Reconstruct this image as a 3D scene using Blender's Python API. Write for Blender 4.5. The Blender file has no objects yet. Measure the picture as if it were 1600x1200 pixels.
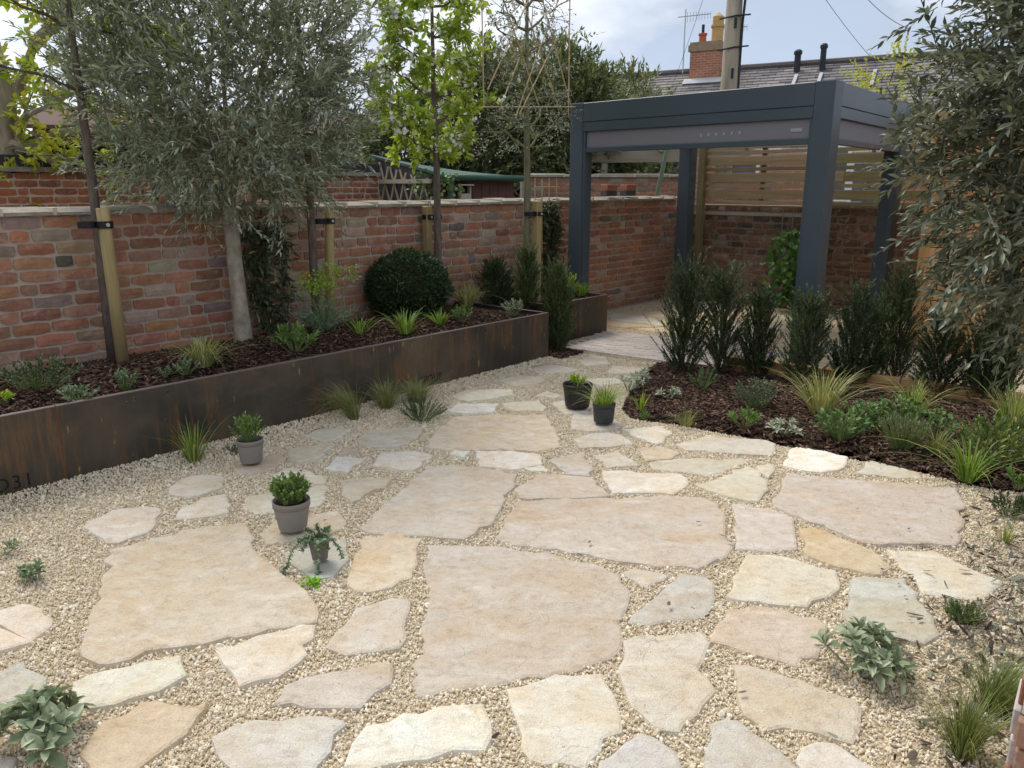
import bpy, math, random
import numpy as np
from mathutils import Matrix, Vector
SC = bpy.context.scene
COL = SC.collection
R = math.radians
# ---------------------------------------------------------------- camera, sky, sun, exposure
EYE = 1.55
FPX = 1220.0                      # focal length in pixels of the 1600 px wide photograph
PITCH = math.atan(309 / FPX)
cam = bpy.data.cameras.new('camera')
cam.sensor_width = 36.0
cam.lens = FPX / 1600 * 36.0
cam.clip_start = 0.05
cam.clip_end = 500
camo = bpy.data.objects.new('camera', cam)
camo.location = (0, 0, EYE)
camo.rotation_euler = (math.pi / 2 - PITCH, 0, 0)
COL.objects.link(camo)
SC.camera = camo

SUN_EL, SUN_AZ = 58.0, -38.0      # degrees; azimuth from the viewing direction, negative to the left
world = bpy.data.worlds.new('World')
SC.world = world
world.use_nodes = True
wn = world.node_tree
wn.nodes.clear()
def wnode(t, **k):
    n = wn.nodes.new(t)
    for a, b in k.items(): setattr(n, a, b)
    return n
sky = wnode('ShaderNodeTexSky', sky_type='NISHITA', sun_disc=False)
sky.sun_elevation = R(SUN_EL)
sky.sun_rotation = R(SUN_AZ)
tc = wnode('ShaderNodeTexCoord')
mp = wnode('ShaderNodeMapping')
mp.inputs['Scale'].default_value = (1.0, 1.0, 2.3)
mp.inputs['Location'].default_value = (0.35, 0.1, 0.2)
n1 = wnode('ShaderNodeTexNoise'); n1.inputs['Scale'].default_value = 2.1; n1.inputs['Detail'].default_value = 7; n1.inputs['Roughness'].default_value = 0.52
n2 = wnode('ShaderNodeTexNoise'); n2.inputs['Scale'].default_value = 4.2; n2.inputs['Detail'].default_value = 6; n2.inputs['Roughness'].default_value = 0.5
r1 = wnode('ShaderNodeValToRGB')
r1.color_ramp.elements[0].position = 0.43; r1.color_ramp.elements[0].color = (3.3, 3.85, 4.8, 1)
r1.color_ramp.elements[1].position = 0.60; r1.color_ramp.elements[1].color = (7.2, 7.4, 7.8, 1)
r2 = wnode('ShaderNodeValToRGB')
r2.color_ramp.elements[0].position = 0.30; r2.color_ramp.elements[0].color = (0.70, 0.70, 0.70, 1)
r2.color_ramp.elements[1].position = 0.55; r2.color_ramp.elements[1].color = (1, 1, 1, 1)
mx = wnode('ShaderNodeMix', data_type='RGBA')
bg = wnode('ShaderNodeBackground'); bg.inputs['Strength'].default_value = 0.1
wo = wnode('ShaderNodeOutputWorld')
L = wn.links.new
L(tc.outputs['Generated'], mp.inputs['Vector'])
L(mp.outputs[0], n1.inputs['Vector']); L(mp.outputs[0], n2.inputs['Vector'])
L(n1.outputs['Fac'], r1.inputs['Fac']); L(n2.outputs['Fac'], r2.inputs['Fac'])
L(r2.outputs['Color'], mx.inputs[0]); L(sky.outputs[0], mx.inputs[6]); L(r1.outputs['Color'], mx.inputs[7])
L(mx.outputs[2], bg.inputs['Color']); L(bg.outputs[0], wo.inputs['Surface'])

sl = bpy.data.lights.new('sun', 'SUN')
sl.energy = 2.0
sl.angle = R(26)
sl.color = (1.0, 0.96, 0.9)
so = bpy.data.objects.new('sun', sl)
_d = Vector((math.sin(R(SUN_AZ)) * math.cos(R(SUN_EL)), math.cos(R(SUN_AZ)) * math.cos(R(SUN_EL)), math.sin(R(SUN_EL))))
so.rotation_euler = _d.to_track_quat('Z', 'Y').to_euler()
so.location = _d * 60
COL.objects.link(so)
SC.view_settings.view_transform = 'Standard'
SC.view_settings.look = 'None'
SC.view_settings.gamma = 1
SC.view_settings.exposure = 0.74
SC.view_settings.use_curve_mapping = False
SC.cycles.max_bounces = 8
SC.cycles.transparent_max_bounces = 8

# ---------------------------------------------------------------- helpers: measuring
_cp, _sp = math.cos(PITCH), math.sin(PITCH)
def ray(u, v):
    x, y = (u - 800) / FPX, -(v - 600) / FPX
    return np.array((x, _cp + y * _sp, -_sp + y * _cp))
def gp(u, v, z=0.0):                     # the point at height z seen at photograph pixel (u, v)
    r = ray(u, v); t = (z - EYE) / r[2]
    return np.array((r[0] * t, r[1] * t, z))
def dp(u, v, d):                         # the point at distance d along the view axis
    return np.array((0, 0, EYE)) + ray(u, v) * d
def depth(p): return p[1] * _cp - (p[2] - EYE) * _sp
def mpp(p): return depth(p) / FPX        # metres per photograph pixel at p
def onplane(u, v, P0, D):                # the point of the upright plane through P0 along D
    r = ray(u, v)
    det = r[0] * (-D[1]) + D[0] * r[1]
    t = (P0[0] * (-D[1]) + D[0] * P0[1]) / det
    return np.array((r[0] * t, r[1] * t, EYE + r[2] * t))
def inpoly(px, py, poly):
    poly = np.asarray(poly); inside = np.zeros(len(px), bool)
    x0, y0 = poly.min(0)[:2]; x1, y1 = poly.max(0)[:2]
    c = np.where((px >= x0) & (px <= x1) & (py >= y0) & (py <= y1))[0]
    if len(c) == 0: return inside
    X, Y = px[c], py[c]; ins = np.zeros(len(c), bool)
    n = len(poly)
    for i in range(n):
        ax, ay = poly[i][:2]; bx, by = poly[(i + 1) % n][:2]
        if ay == by: continue
        k = ((ay > Y) != (by > Y)) & (X < (bx - ax) * (Y - ay) / (by - ay) + ax)
        ins ^= k
    inside[c] = ins
    return inside
def unit(a):
    a = np.asarray(a, float)
    return a / np.maximum(np.linalg.norm(a, axis=-1, keepdims=True), 1e-9)

# ---------------------------------------------------------------- helpers: meshes and objects
def mesh(name, V, F, mat=None, smooth=False, tint=None):
    """F: list of index arrays (m,k) or list of tuples."""
    me = bpy.data.meshes.new(name)
    V = np.asarray(V, np.float32).reshape(-1, 3)
    if len(F) and not isinstance(F[0], np.ndarray):
        ls = [len(f) for f in F]; loops = np.array([i for f in F for i in f], np.int32)
    else:
        ls = []; lo = []
        for a in F:
            ls += [a.shape[1]] * a.shape[0]; lo.append(a.reshape(-1))
        loops = np.concatenate(lo).astype(np.int32) if lo else np.zeros(0, np.int32)
    ls = np.array(ls, np.int32)
    me.vertices.add(len(V)); me.vertices.foreach_set('co', V.reshape(-1))
    me.loops.add(len(loops)); me.loops.foreach_set('vertex_index', loops)
    me.polygons.add(len(ls))
    me.polygons.foreach_set('loop_start', np.concatenate(([0], np.cumsum(ls)[:-1])).astype(np.int32) if len(ls) else ls)
    me.polygons.foreach_set('use_smooth', np.full(len(ls), smooth))
    me.update(calc_edges=True)
    if tint is not None:
        t = np.asarray(tint, np.float32)
        if t.ndim == 1:
            at = me.attributes.new('tint', 'FLOAT', 'FACE'); at.data.foreach_set('value', t)
        else:
            at = me.attributes.new('tint', 'FLOAT_COLOR', 'FACE')
            at.data.foreach_set('color', np.concatenate((t, np.ones((len(t), 1), np.float32)), 1).reshape(-1))
    if mat: me.materials.append(mat)
    return me
def link(name, data, parent=None, loc=None, M=None, kind=None, color=None):
    o = bpy.data.objects.new(name, data)
    COL.objects.link(o)
    if parent is not None: o.parent = parent
    if M is not None: o.matrix_basis = M
    elif loc is not None: o.location = loc
    if kind: o['kind'] = kind
    if color is not None: o.color = (*color, 1)
    return o
def thing(name, label, cat, loc, rotz=0.0, group=None):
    o = bpy.data.objects.new(name, None)
    o.empty_display_size = 0.1
    COL.objects.link(o)
    o.location = [float(c) for c in loc]; o.rotation_euler = (0, 0, rotz)
    o['label'] = label; o['category'] = cat
    if group: o['group'] = group
    return o
class MB:                                 # collects shapes into one mesh
    def __init__(s): s.V = []; s.F = []; s.n = 0
    def add(s, V, F):
        for f in F: s.F.append(tuple(int(i) + s.n for i in f))
        V = np.asarray(V, float); s.V.append(V); s.n += len(V); return s
    def box(s, c, d, rz=0.0, M=None):
        x, y, z = d[0] / 2, d[1] / 2, d[2] / 2
        V = np.array([(-x, -y, -z), (x, -y, -z), (x, y, -z), (-x, y, -z), (-x, -y, z), (x, -y, z), (x, y, z), (-x, y, z)])
        if rz: cc, ss = math.cos(rz), math.sin(rz); V = V @ np.array([[cc, ss, 0], [-ss, cc, 0], [0, 0, 1]])
        if M is not None: V = V @ np.asarray(M).T
        return s.add(V + np.asarray(c), [(0, 3, 2, 1), (4, 5, 6, 7), (0, 1, 5, 4), (1, 2, 6, 5), (2, 3, 7, 6), (3, 0, 4, 7)])
    def tube(s, pts, rad, n=6, cap=True):
        pts = np.asarray(pts, float); m = len(pts)
        rad = np.broadcast_to(np.asarray(rad, float), (m,))
        T = unit(np.gradient(pts, axis=0))
        up = np.array((0, 0, 1.0)) if abs(T[0][2]) < 0.9 else np.array((1.0, 0, 0))
        A = unit(np.cross(T, up)); B = np.cross(T, A)
        a = np.arange(n) * 2 * math.pi / n
        V = pts[:, None] + rad[:, None, None] * (np.cos(a)[None, :, None] * A[:, None] + np.sin(a)[None, :, None] * B[:, None])
        F = [(i * n + j, i * n + (j + 1) % n, (i + 1) * n + (j + 1) % n, (i + 1) * n + j) for i in range(m - 1) for j in range(n)]
        if cap: F += [tuple(range(n))[::-1], tuple((m - 1) * n + j for j in range(n))]
        return s.add(V.reshape(-1, 3), F)
    def lathe(s, prof, n=20, c=(0, 0, 0)):
        a = np.arange(n) * 2 * math.pi / n
        V = np.array([(r * math.cos(t), r * math.sin(t), z) for r, z in prof for t in a]) + np.asarray(c)
        F = [(i * n + j, i * n + (j + 1) % n, (i + 1) * n + (j + 1) % n, (i + 1) * n + j) for i in range(len(prof) - 1) for j in range(n)]
        return s.add(V, F)
    def make(s, name, mat, parent=None, smooth=False, loc=None, kind=None, color=None, M=None):
        V = np.concatenate(s.V) if s.V else np.zeros((0, 3))
        return link(name, mesh(name, V, s.F, mat, smooth), parent, loc, M, kind, color)
def bevel(o, w=0.004, seg=2):
    m = o.modifiers.new('bevel', 'BEVEL'); m.width = w; m.segments = seg; m.limit_method = 'ANGLE'; m.angle_limit = R(50)
    return o

# ---------------------------------------------------------------- helpers: materials
class Mat:
    def __init__(s, name, rough=0.8, spec=0.3):
        s.m = bpy.data.materials.new(name); s.m.use_nodes = True; s.nt = s.m.node_tree
        s.b = s.nt.nodes['Principled BSDF']
        s.b.inputs['Roughness'].default_value = rough
        s.b.inputs['Specular IOR Level'].default_value = spec
        s.pos = None
    def n(s, t, **k):
        x = s.nt.nodes.new(t)
        for a, b in k.items(): setattr(x, a, b)
        return x
    def l(s, a, b): s.nt.links.new(a, b)
    def vec(s, scale=(1, 1, 1), obj=False, rot=(0, 0, 0)):
        src = (s.n('ShaderNodeTexCoord').outputs['Object']) if obj else s.n('ShaderNodeNewGeometry').outputs['Position']
        m = s.n('ShaderNodeMapping'); m.inputs['Scale'].default_value = scale; m.inputs['Rotation'].default_value = rot
        s.l(src, m.inputs['Vector']); return m.outputs[0]
    def noise(s, scale, detail=4, rough=0.55, vec=None, dist=0.0):
        x = s.n('ShaderNodeTexNoise'); x.inputs['Scale'].default_value = scale; x.inputs['Detail'].default_value = detail
        x.inputs['Roughness'].default_value = rough; x.inputs['Distortion'].default_value = dist
        s.l(vec if vec is not None else s.vec(), x.inputs['Vector']); return x.outputs['Fac']
    def vor(s, scale, vec=None, feat='F1', out='Distance'):
        x = s.n('ShaderNodeTexVoronoi', feature=feat); x.inputs['Scale'].default_value = scale
        s.l(vec if vec is not None else s.vec(), x.inputs['Vector']); return x.outputs[out]
    def ramp(s, fac, *st):
        x = s.n('ShaderNodeValToRGB'); e = x.color_ramp.elements
        while len(e) < len(st): e.new(0.5)
        for el, (p, c) in zip(e, st):
            el.position = p; el.color = (*c, 1) if hasattr(c, '__len__') else (c, c, c, 1)
        s.l(fac, x.inputs[0]); return x.outputs[0]
    def mix(s, fac, a, b, bl='MIX'):
        x = s.n('ShaderNodeMix', data_type='RGBA', blend_type=bl)
        for v, i in ((fac, 0), (a, 6), (b, 7)):
            if isinstance(v, (int, float)): x.inputs[i].default_value = v if i == 0 else (v, v, v, 1)
            elif isinstance(v, tuple): x.inputs[i].default_value = (*v, 1)
            else: s.l(v, x.inputs[i])
        return x.outputs[2]
    def attr(s, name='tint', vec=False):
        x = s.n('ShaderNodeAttribute'); x.attribute_name = name
        return x.outputs['Color' if vec else 'Fac']
    def oinfo(s, out='Random'): return s.n('ShaderNodeObjectInfo').outputs[out]
    def col(s, c):
        if isinstance(c, tuple): s.b.inputs['Base Color'].default_value = (*c, 1)
        else: s.l(c, s.b.inputs['Base Color'])
        return s
    def bump(s, h, st=0.4, d=0.01):
        x = s.n('ShaderNodeBump'); x.inputs['Strength'].default_value = st; x.inputs['Distance'].default_value = d
        s.l(h, x.inputs['Height'])
        s.l(x.outputs[0], s.b.inputs['Normal']); return s
    def rough(s, f, a, b):
        s.l(s.ramp(f, (0.3, a), (0.7, b)), s.b.inputs['Roughness']); return s

def plain(name, c, rough=0.7, var=0.25, scale=20, bump=0.0, spec=0.3, metal=0.0):
    m = Mat(name, rough, spec)
    f = m.noise(scale, 5)
    m.col(m.mix(f, tuple(x * (1 - var) for x in c), tuple(min(1, x * (1 + var)) for x in c)))
    m.b.inputs['Metallic'].default_value = metal
    if bump: m.bump(m.noise(scale * 3, 4), bump, 0.004)
    return m.m
def leafmat(name, cols, rough=0.5, trans=0.25, spec=0.35, obj=False):
    """cols: two to four leaf colours, picked leaf by leaf"""
    m = Mat(name, rough, spec)
    f = m.oinfo() if obj else m.attr()
    k = len(cols)
    c = m.ramp(f, *[(i / (k - 1), tuple(min(.9, x * 1.3) for x in cc)) for i, cc in enumerate(cols)])
    g = m.noise(60, 2)
    c = m.mix(0.25, c, m.mix(g, (0.25, 0.25, 0.25), (0.9, 0.9, 0.8)), 'OVERLAY')
    m.col(c)
    out = m.nt.nodes['Material Output']
    t = m.n('ShaderNodeBsdfTranslucent'); mxs = m.n('ShaderNodeMixShader'); mxs.inputs[0].default_value = trans
    m.l(m.mix(1.0, c, (1.0, 1.0, 0.6), 'MULTIPLY'), t.inputs['Color'])
    m.l(m.b.outputs[0], mxs.inputs[1]); m.l(t.outputs[0], mxs.inputs[2]); m.l(mxs.outputs[0], out.inputs['Surface'])
    return m.m
def bark(name, a, b, scale=(30, 30, 6), bumps=0.6):
    m = Mat(name, 0.9, 0.2)
    v = m.vec(scale)
    f = m.noise(1.0, 6, 0.65, v)
    m.col(m.ramp(f, (0.3, a), (0.7, b))); m.bump(f, bumps, 0.01)
    return m.m
def wood(name, a, b, axis=0, obj=True, scale=14):
    m = Mat(name, 0.75, 0.25)
    sc = [scale, scale, scale]; sc[axis] = scale * 0.09
    off = m.oinfo()
    v = m.vec(tuple(sc), obj=obj)
    ad = m.n('ShaderNodeVectorMath', operation='ADD'); cx = m.n('ShaderNodeCombineXYZ')
    mu = m.n('ShaderNodeMath', operation='MULTIPLY'); mu.inputs[1].default_value = 57.0
    m.l(off, mu.inputs[0]); m.l(mu.outputs[0], cx.inputs[0]); m.l(mu.outputs[0], cx.inputs[1])
    m.l(v, ad.inputs[0]); m.l(cx.outputs[0], ad.inputs[1])
    f = m.noise(1.0, 6, 0.6, ad.outputs[0], 1.2)
    k = m.noise(0.25, 3, 0.5, ad.outputs[0])
    c = m.ramp(f, (0.25, a), (0.75, b))
    c = m.mix(m.ramp(k, (0.35, 0.0), (0.7, 0.5)), c, m.mix(1.0, c, (0.62, 0.6, 0.52), 'MULTIPLY'))
    br = m.n('ShaderNodeHueSaturation'); m.l(c, br.inputs['Color'])
    mv = m.n('ShaderNodeMapRange'); mv.inputs[3].default_value = 0.8; mv.inputs[4].default_value = 1.2
    m.l(m.oinfo(), mv.inputs[0]); m.l(mv.outputs[0], br.inputs['Value'])
    m.col(br.outputs[0]); m.bump(f, 0.3, 0.004)
    return m.m
def brickmat(name, stuff, mortar=(0.36, 0.26, 0.2), smear=0.38):
    m = Mat(name, 0.92, 0.15)
    base = m.attr('tint', True) if stuff else m.oinfo('Color')
    v = m.vec()
    f = m.noise(22, 6, 0.65, v); g = m.noise(90, 4, 0.6, v)
    c = m.mix(m.ramp(f, (0.3, 0.55), (0.72, 0.0)), base, m.mix(1.0, base, (0.45, 0.4, 0.42), 'MULTIPLY'))
    c = m.mix(m.ramp(g, (0.35, 0.0), (0.8, 0.35)), c, m.mix(1.0, c, (1.5, 1.35, 1.2), 'MULTIPLY'))
    s_ = m.noise(13, 7, 0.7, v, 0.6)
    c = m.mix(m.ramp(s_, (0.52, 0.0), (0.68, smear)), c, tuple(x * 1.15 for x in mortar))
    m.col(c)
    m.bump(m.mix(0.5, f, g), 0.7, 0.006)
    return m.m

# ---------------------------------------------------------------- helpers: leaves
TPL = {}
def _t(V, F): return np.array(V, float), [np.array([f for f in F if len(f) == 3]).reshape(-1, 3), np.array([f for f in F if len(f) == 4]).reshape(-1, 4)]
TPL['lance'] = _t([(0, 0, 0), (-.5, .38, .07), (.5, .38, .07), (0, .42, -.02), (0, 1, -.06)], [(0, 3, 1), (0, 2, 3), (1, 3, 4), (3, 2, 4)])
TPL['oval'] = _t([(0, 0, 0), (-.4, .22, .05), (.4, .22, .05), (-.5, .58, .08), (.5, .58, .08), (0, .3, -.02), (0, .62, .0), (0, 1, -.07)],
                 [(0, 5, 1), (0, 2, 5), (1, 5, 6, 3), (5, 2, 4, 6), (3, 6, 7), (6, 4, 7)])
TPL['flat'] = _t([(0, 0, 0), (-.5, .45, 0), (.5, .45, 0), (0, 1, 0)], [(0, 2, 3, 1)])
TPL['petal'] = _t([(0, 0, 0), (-.5, .6, .15), (.5, .6, .15), (0, 1, .2)], [(0, 2, 3, 1)])
TPL['soft'] = _t([(0, 0, 0), (-.3, .2, .06), (.3, .2, .06), (-.5, .55, .16), (.5, .55, .16), (-.34, .84, .07), (.34, .84, .07), (0, .2, 0), (0, .55, .04), (0, .84, .0), (0, 1, -.08)],
                 [(0, 7, 1), (0, 2, 7), (1, 7, 8, 3), (7, 2, 4, 8), (3, 8, 9, 5), (8, 4, 6, 9), (5, 9, 10), (9, 6, 10)])
def frames(D, N, rng):
    D = unit(D)
    N = np.asarray(N, float) + 1e-3 * rng.normal(size=D.shape)
    X = unit(np.cross(D, N)); Z = np.cross(X, D)
    return np.stack((X, D, Z), 2)            # columns are the axes
def leaves(P, D, N, ln, wd, rng, tpl='lance'):
    """arrays of n leaves -> dict"""
    n = len(P)
    return dict(P=np.asarray(P, float), M=frames(D, N, rng), l=np.broadcast_to(ln, (n,)).astype(float), w=np.broadcast_to(wd, (n,)).astype(float), t=rng.random(n), tpl=tpl)
def cat_leaves(ls):
    return dict(P=np.concatenate([a['P'] for a in ls]), M=np.concatenate([a['M'] for a in ls]), l=np.concatenate([a['l'] for a in ls]),
                w=np.concatenate([a['w'] for a in ls]), t=np.concatenate([a['t'] for a in ls]), tpl=ls[0]['tpl'])
def leaf_mesh(name, Ls, mat, idx=None):
    V0, F0 = TPL[Ls['tpl']]
    sel = np.arange(len(Ls['P'])) if idx is None else idx
    S = np.stack((Ls['w'][sel], Ls['l'][sel], Ls['l'][sel]), 1)
    V = np.einsum('nij,nvj->nvi', Ls['M'][sel], V0[None] * S[:, None, :]) + Ls['P'][sel][:, None]
    n = len(sel); k = len(V0); off = (np.arange(n) * k)[:, None, None]
    F = []; T = []
    for f in F0:
        if len(f): F.append((f[None] + off).reshape(-1, f.shape[1])); T.append(np.repeat(Ls['t'][sel], len(f)))
    return mesh(name, V.reshape(-1, 3), F, mat, False, np.concatenate(T))
def put_leaves(parent, base, Ls, mat, nparts=0, name='foliage', part='leaf', score=None):
    """leaves given in world space; the nparts that show largest become objects of their own, the rest one piece of stuff"""
    Ls = dict(Ls); Ls['P'] = Ls['P'] - np.asarray(base)
    n = len(Ls['P']); idx = np.arange(n)
    if nparts:
        W = Ls['P'] + np.asarray(base)
        d = W[:, 1] * _cp - (W[:, 2] - EYE) * _sp
        u = FPX * W[:, 0] / d; v = (W[:, 1] * _sp + (W[:, 2] - EYE) * _cp) * FPX / d
        ok = (np.abs(u) < 800) & (np.abs(v) < 600) & (d > 0)
        face = np.abs(np.einsum('ni,ni->n', Ls['M'][:, :, 2], unit(W - np.array((0, 0, EYE)))))
        sc = np.where(ok, (0.3 + face) * Ls['l'] / d ** 1.5, -1)
        if score is not None: sc = sc * score
        order = np.argsort(-sc); big = order[:nparts]; idx = order[nparts:]
        V0, F0 = TPL[Ls['tpl']]
        mes = [mesh(part, V0, [f for f in F0 if len(f)], mat, False, np.full(sum(len(f) for f in F0), t, np.float32)) for t in (0.1, 0.35, 0.6, 0.9)]
        for j in big:
            m4 = np.eye(4); m4[:3, :3] = Ls['M'][j] * np.array((Ls['w'][j], Ls['l'][j], Ls['l'][j])); m4[:3, 3] = Ls['P'][j]
            link(part, mes[int(Ls['t'][j] * 3.99)], parent, M=Matrix(m4.tolist()))
    if len(idx):
        return link(name, leaf_mesh(name, Ls, mat, idx), parent, kind='stuff' if n > 12 else None)
def twigs(C, D, ln, nl, ll, lw, rng, ang=0.9, droop=0.15, tpl='lance', mb=None, rad=0.002, base=None):
    """leafy twigs from points C along D"""
    n = len(C); D = unit(D)
    ln = np.broadcast_to(ln, (n,))
    out = []
    s = (np.arange(nl) + 0.6) / nl
    A = unit(np.cross(D, rng.normal(size=(n, 3)))); B = np.cross(D, A)
    g = np.zeros((n, 3)); g[:, 2] = -droop
    Pk = C[:, None] + ln[:, None, None] * (s[None, :, None] * D[:, None] + (s[None, :, None] ** 2) * g[:, None])
    ph = (np.arange(nl) * 2.4)[None] + rng.uniform(-.5, .5, (n, nl))
    side = np.cos(ph)[..., None] * A[:, None] + np.sin(ph)[..., None] * B[:, None]
    aa = ang * rng.uniform(.6, 1.25, (n, nl)) * (1 - .55 * s[None])
    Dl = np.cos(aa)[..., None] * (D[:, None] + g[:, None] * 0.8) + np.sin(aa)[..., None] * side
    Nl = unit(D)[:, None] * 0.5 + np.array((0, 0, .8)) + rng.normal(size=(n, nl, 3)) * .35
    m = n * nl
    Ls = leaves(Pk.reshape(m, 3), Dl.reshape(m, 3), Nl.reshape(m, 3), ll * rng.uniform(.65, 1.2, m) , lw * rng.uniform(.75, 1.2, m), rng, tpl)
    if mb is not None:
        b = np.zeros(3) if base is None else np.asarray(base)
        for i in range(n):
            t = np.array((0, .5, 1.0))[:, None]
            mb.tube(C[i] - b + ln[i] * (t * D[i] + t ** 2 * g[i]), (rad, rad * .75, rad * .4), 3, False)
    return Ls
def blades(n, h, spread, wd, rng, droop=0.5, r0=0.03, seg=5, lean=(0, 0)):
    """grass blades in local space -> V, F, T"""
    a = rng.uniform(0, 2 * math.pi, n); o = np.abs(rng.normal(0, 1, n)) * spread
    rr = r0 * np.sqrt(rng.random(n)); hh = h * rng.uniform(.55, 1.08, n)
    B = np.stack((rr * np.cos(a), rr * np.sin(a), np.zeros(n)), 1)
    out = np.stack((np.cos(a) * o + lean[0], np.sin(a) * o + lean[1]), 1)
    dr = droop * rng.uniform(.5, 1.4, n)
    t = np.linspace(0, 1, seg + 1)
    sid = np.stack((-np.sin(a + rng.normal(0, .6, n)), np.cos(a), np.zeros(n)), 1)
    V = np.zeros((n, seg + 1, 2, 3))
    k = (t + 0.9 * dr[:, None] * t ** 2.4)
    zz = hh[:, None] * (t - 0.55 * np.minimum(dr, 1.5)[:, None] * t ** 3)
    c = np.zeros((n, seg + 1, 3))
    c[..., :2] = B[:, None, :2] + out[:, None] * hh[:, None, None] * k[..., None]
    c[..., 2] = np.maximum(zz, .004)
    w = wd * rng.uniform(.7, 1.2, n)[:, None] * (1 - t[None] ** 1.8 * .93) / 2
    V[:, :, 0] = c - sid[:, None] * w[..., None]; V[:, :, 1] = c + sid[:, None] * w[..., None]
    q = np.array([(2 * i, 2 * i + 1, 2 * i + 3, 2 * i + 2) for i in range(seg)])
    F = (q[None] + (np.arange(n) * (seg + 1) * 2)[:, None, None]).reshape(-1, 4)
    return V.reshape(-1, 3), F, np.repeat(rng.random(n), seg)
# ---------------------------------------------------------------- helpers: scattering
def gn_group(srcs):
    ng = bpy.data.node_groups.new('scatter', 'GeometryNodeTree')
    ng.interface.new_socket('Geometry', in_out='INPUT', socket_type='NodeSocketGeometry')
    ng.interface.new_socket('Geometry', in_out='OUTPUT', socket_type='NodeSocketGeometry')
    N = ng.nodes.new
    gi, go, ip, jn = N('NodeGroupInput'), N('NodeGroupOutput'), N('GeometryNodeInstanceOnPoints'), N('GeometryNodeJoinGeometry')
    for s in srcs:
        oi = N('GeometryNodeObjectInfo'); oi.inputs['Object'].default_value = s; oi.inputs['As Instance'].default_value = True
        ng.links.new(oi.outputs['Geometry'], jn.inputs[0])
    ra, sc = N('GeometryNodeInputNamedAttribute'), N('GeometryNodeInputNamedAttribute')
    for x, nm in ((ra, 'rot'), (sc, 'scl')): x.data_type = 'FLOAT_VECTOR'; x.inputs['Name'].default_value = nm
    ip.inputs['Pick Instance'].default_value = True
    ng.links.new(gi.outputs[0], ip.inputs['Points']); ng.links.new(jn.outputs[0], ip.inputs['Instance'])
    ng.links.new(ra.outputs[0], ip.inputs['Rotation']); ng.links.new(sc.outputs[0], ip.inputs['Scale'])
    ng.links.new(ip.outputs[0], go.inputs[0])
    return ng
def scatter(name, P, rot, scl, srcs, parent=None, label=None, cat=None):
    me = bpy.data.meshes.new(name)
    me.vertices.add(len(P)); me.vertices.foreach_set('co', np.asarray(P, np.float32).reshape(-1))
    for nm, a in (('rot', rot), ('scl', scl)):
        at = me.attributes.new(nm, 'FLOAT_VECTOR', 'POINT'); at.data.foreach_set('vector', np.asarray(a, np.float32).reshape(-1))
    o = link(name, me, parent, kind='stuff')
    md = o.modifiers.new('scatter', 'NODES'); md.node_group = gn_group(srcs)
    if label: o['label'] = label; o['category'] = cat
    return o
def chip(name, mat, rng, ico=True, dims=(1, 1, 1)):
    """a small irregular stone or bark chip used by the scatter"""
    p = (1 + 5 ** .5) / 2
    V = unit(np.array([(-1, p, 0), (1, p, 0), (-1, -p, 0), (1, -p, 0), (0, -1, p), (0, 1, p), (0, -1, -p), (0, 1, -p), (p, 0, -1), (p, 0, 1), (-p, 0, -1), (-p, 0, 1)]))
    F = [(0, 11, 5), (0, 5, 1), (0, 1, 7), (0, 7, 10), (0, 10, 11), (1, 5, 9), (5, 11, 4), (11, 10, 2), (10, 7, 6), (7, 1, 8), (3, 9, 4), (3, 4, 2), (3, 2, 6), (3, 6, 8), (3, 8, 9), (4, 9, 5), (2, 4, 11), (6, 2, 10), (8, 6, 7), (9, 8, 1)]
    V = V * (1 + rng.uniform(-.28, .2, (12, 1))) * np.array(dims) * 0.5
    return bpy.data.objects.new(name, mesh(name, V, F, mat))
# ================================================================ the setting
WD = np.array((math.sin(R(41.1)), math.cos(R(41.1))))          # along the garden wall, away from the camera
WN = np.array((WD[1], -WD[0]))                                  # from the wall towards the garden
CORNER = np.array((2.31, 11.14))                                # inner corner of the two walls
BD = np.array((.72, -.694)); BD /= np.linalg.norm(BD)           # along the back wall, to the right
rng = np.random.default_rng(7)

def soil_mat(name, a, b, sc=40):
    m = Mat(name, 0.95, 0.1); f = m.noise(sc, 6, 0.65)
    m.col(m.ramp(f, (0.3, a), (0.7, b))); m.bump(m.noise(sc * 2, 5), 0.9, 0.02); return m.m
M_EARTH = soil_mat('earth', (.05, .035, .025), (.12, .09, .06))
M_MULCHBASE = soil_mat('mulch_base', (.016, .010, .008), (.05, .028, .021), 60)
def gravel_base():
    m = Mat('gravel_base', 0.95, 0.1)
    f = m.vor(95.0, out='Color'); g = m.vor(95.0)
    c = m.ramp(f, (0.0, (.42, .33, .21)), (0.5, (.60, .50, .35)), (1.0, (.68, .59, .46)))
    c = m.mix(m.ramp(g, (0.25, 0.0), (0.65, 0.8)), c, (.30, .225, .14))
    m.col(c); m.bump(g, -0.8, 0.006); return m.m
M_GRAVELBASE = gravel_base()
gnd = MB(); gnd.add([(-150, -60, -.06), (150, -60, -.06), (150, 220, -.06), (-150, 220, -.06)], [(0, 1, 2, 3)])
gnd.make('ground', M_EARTH, kind='structure')

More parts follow.
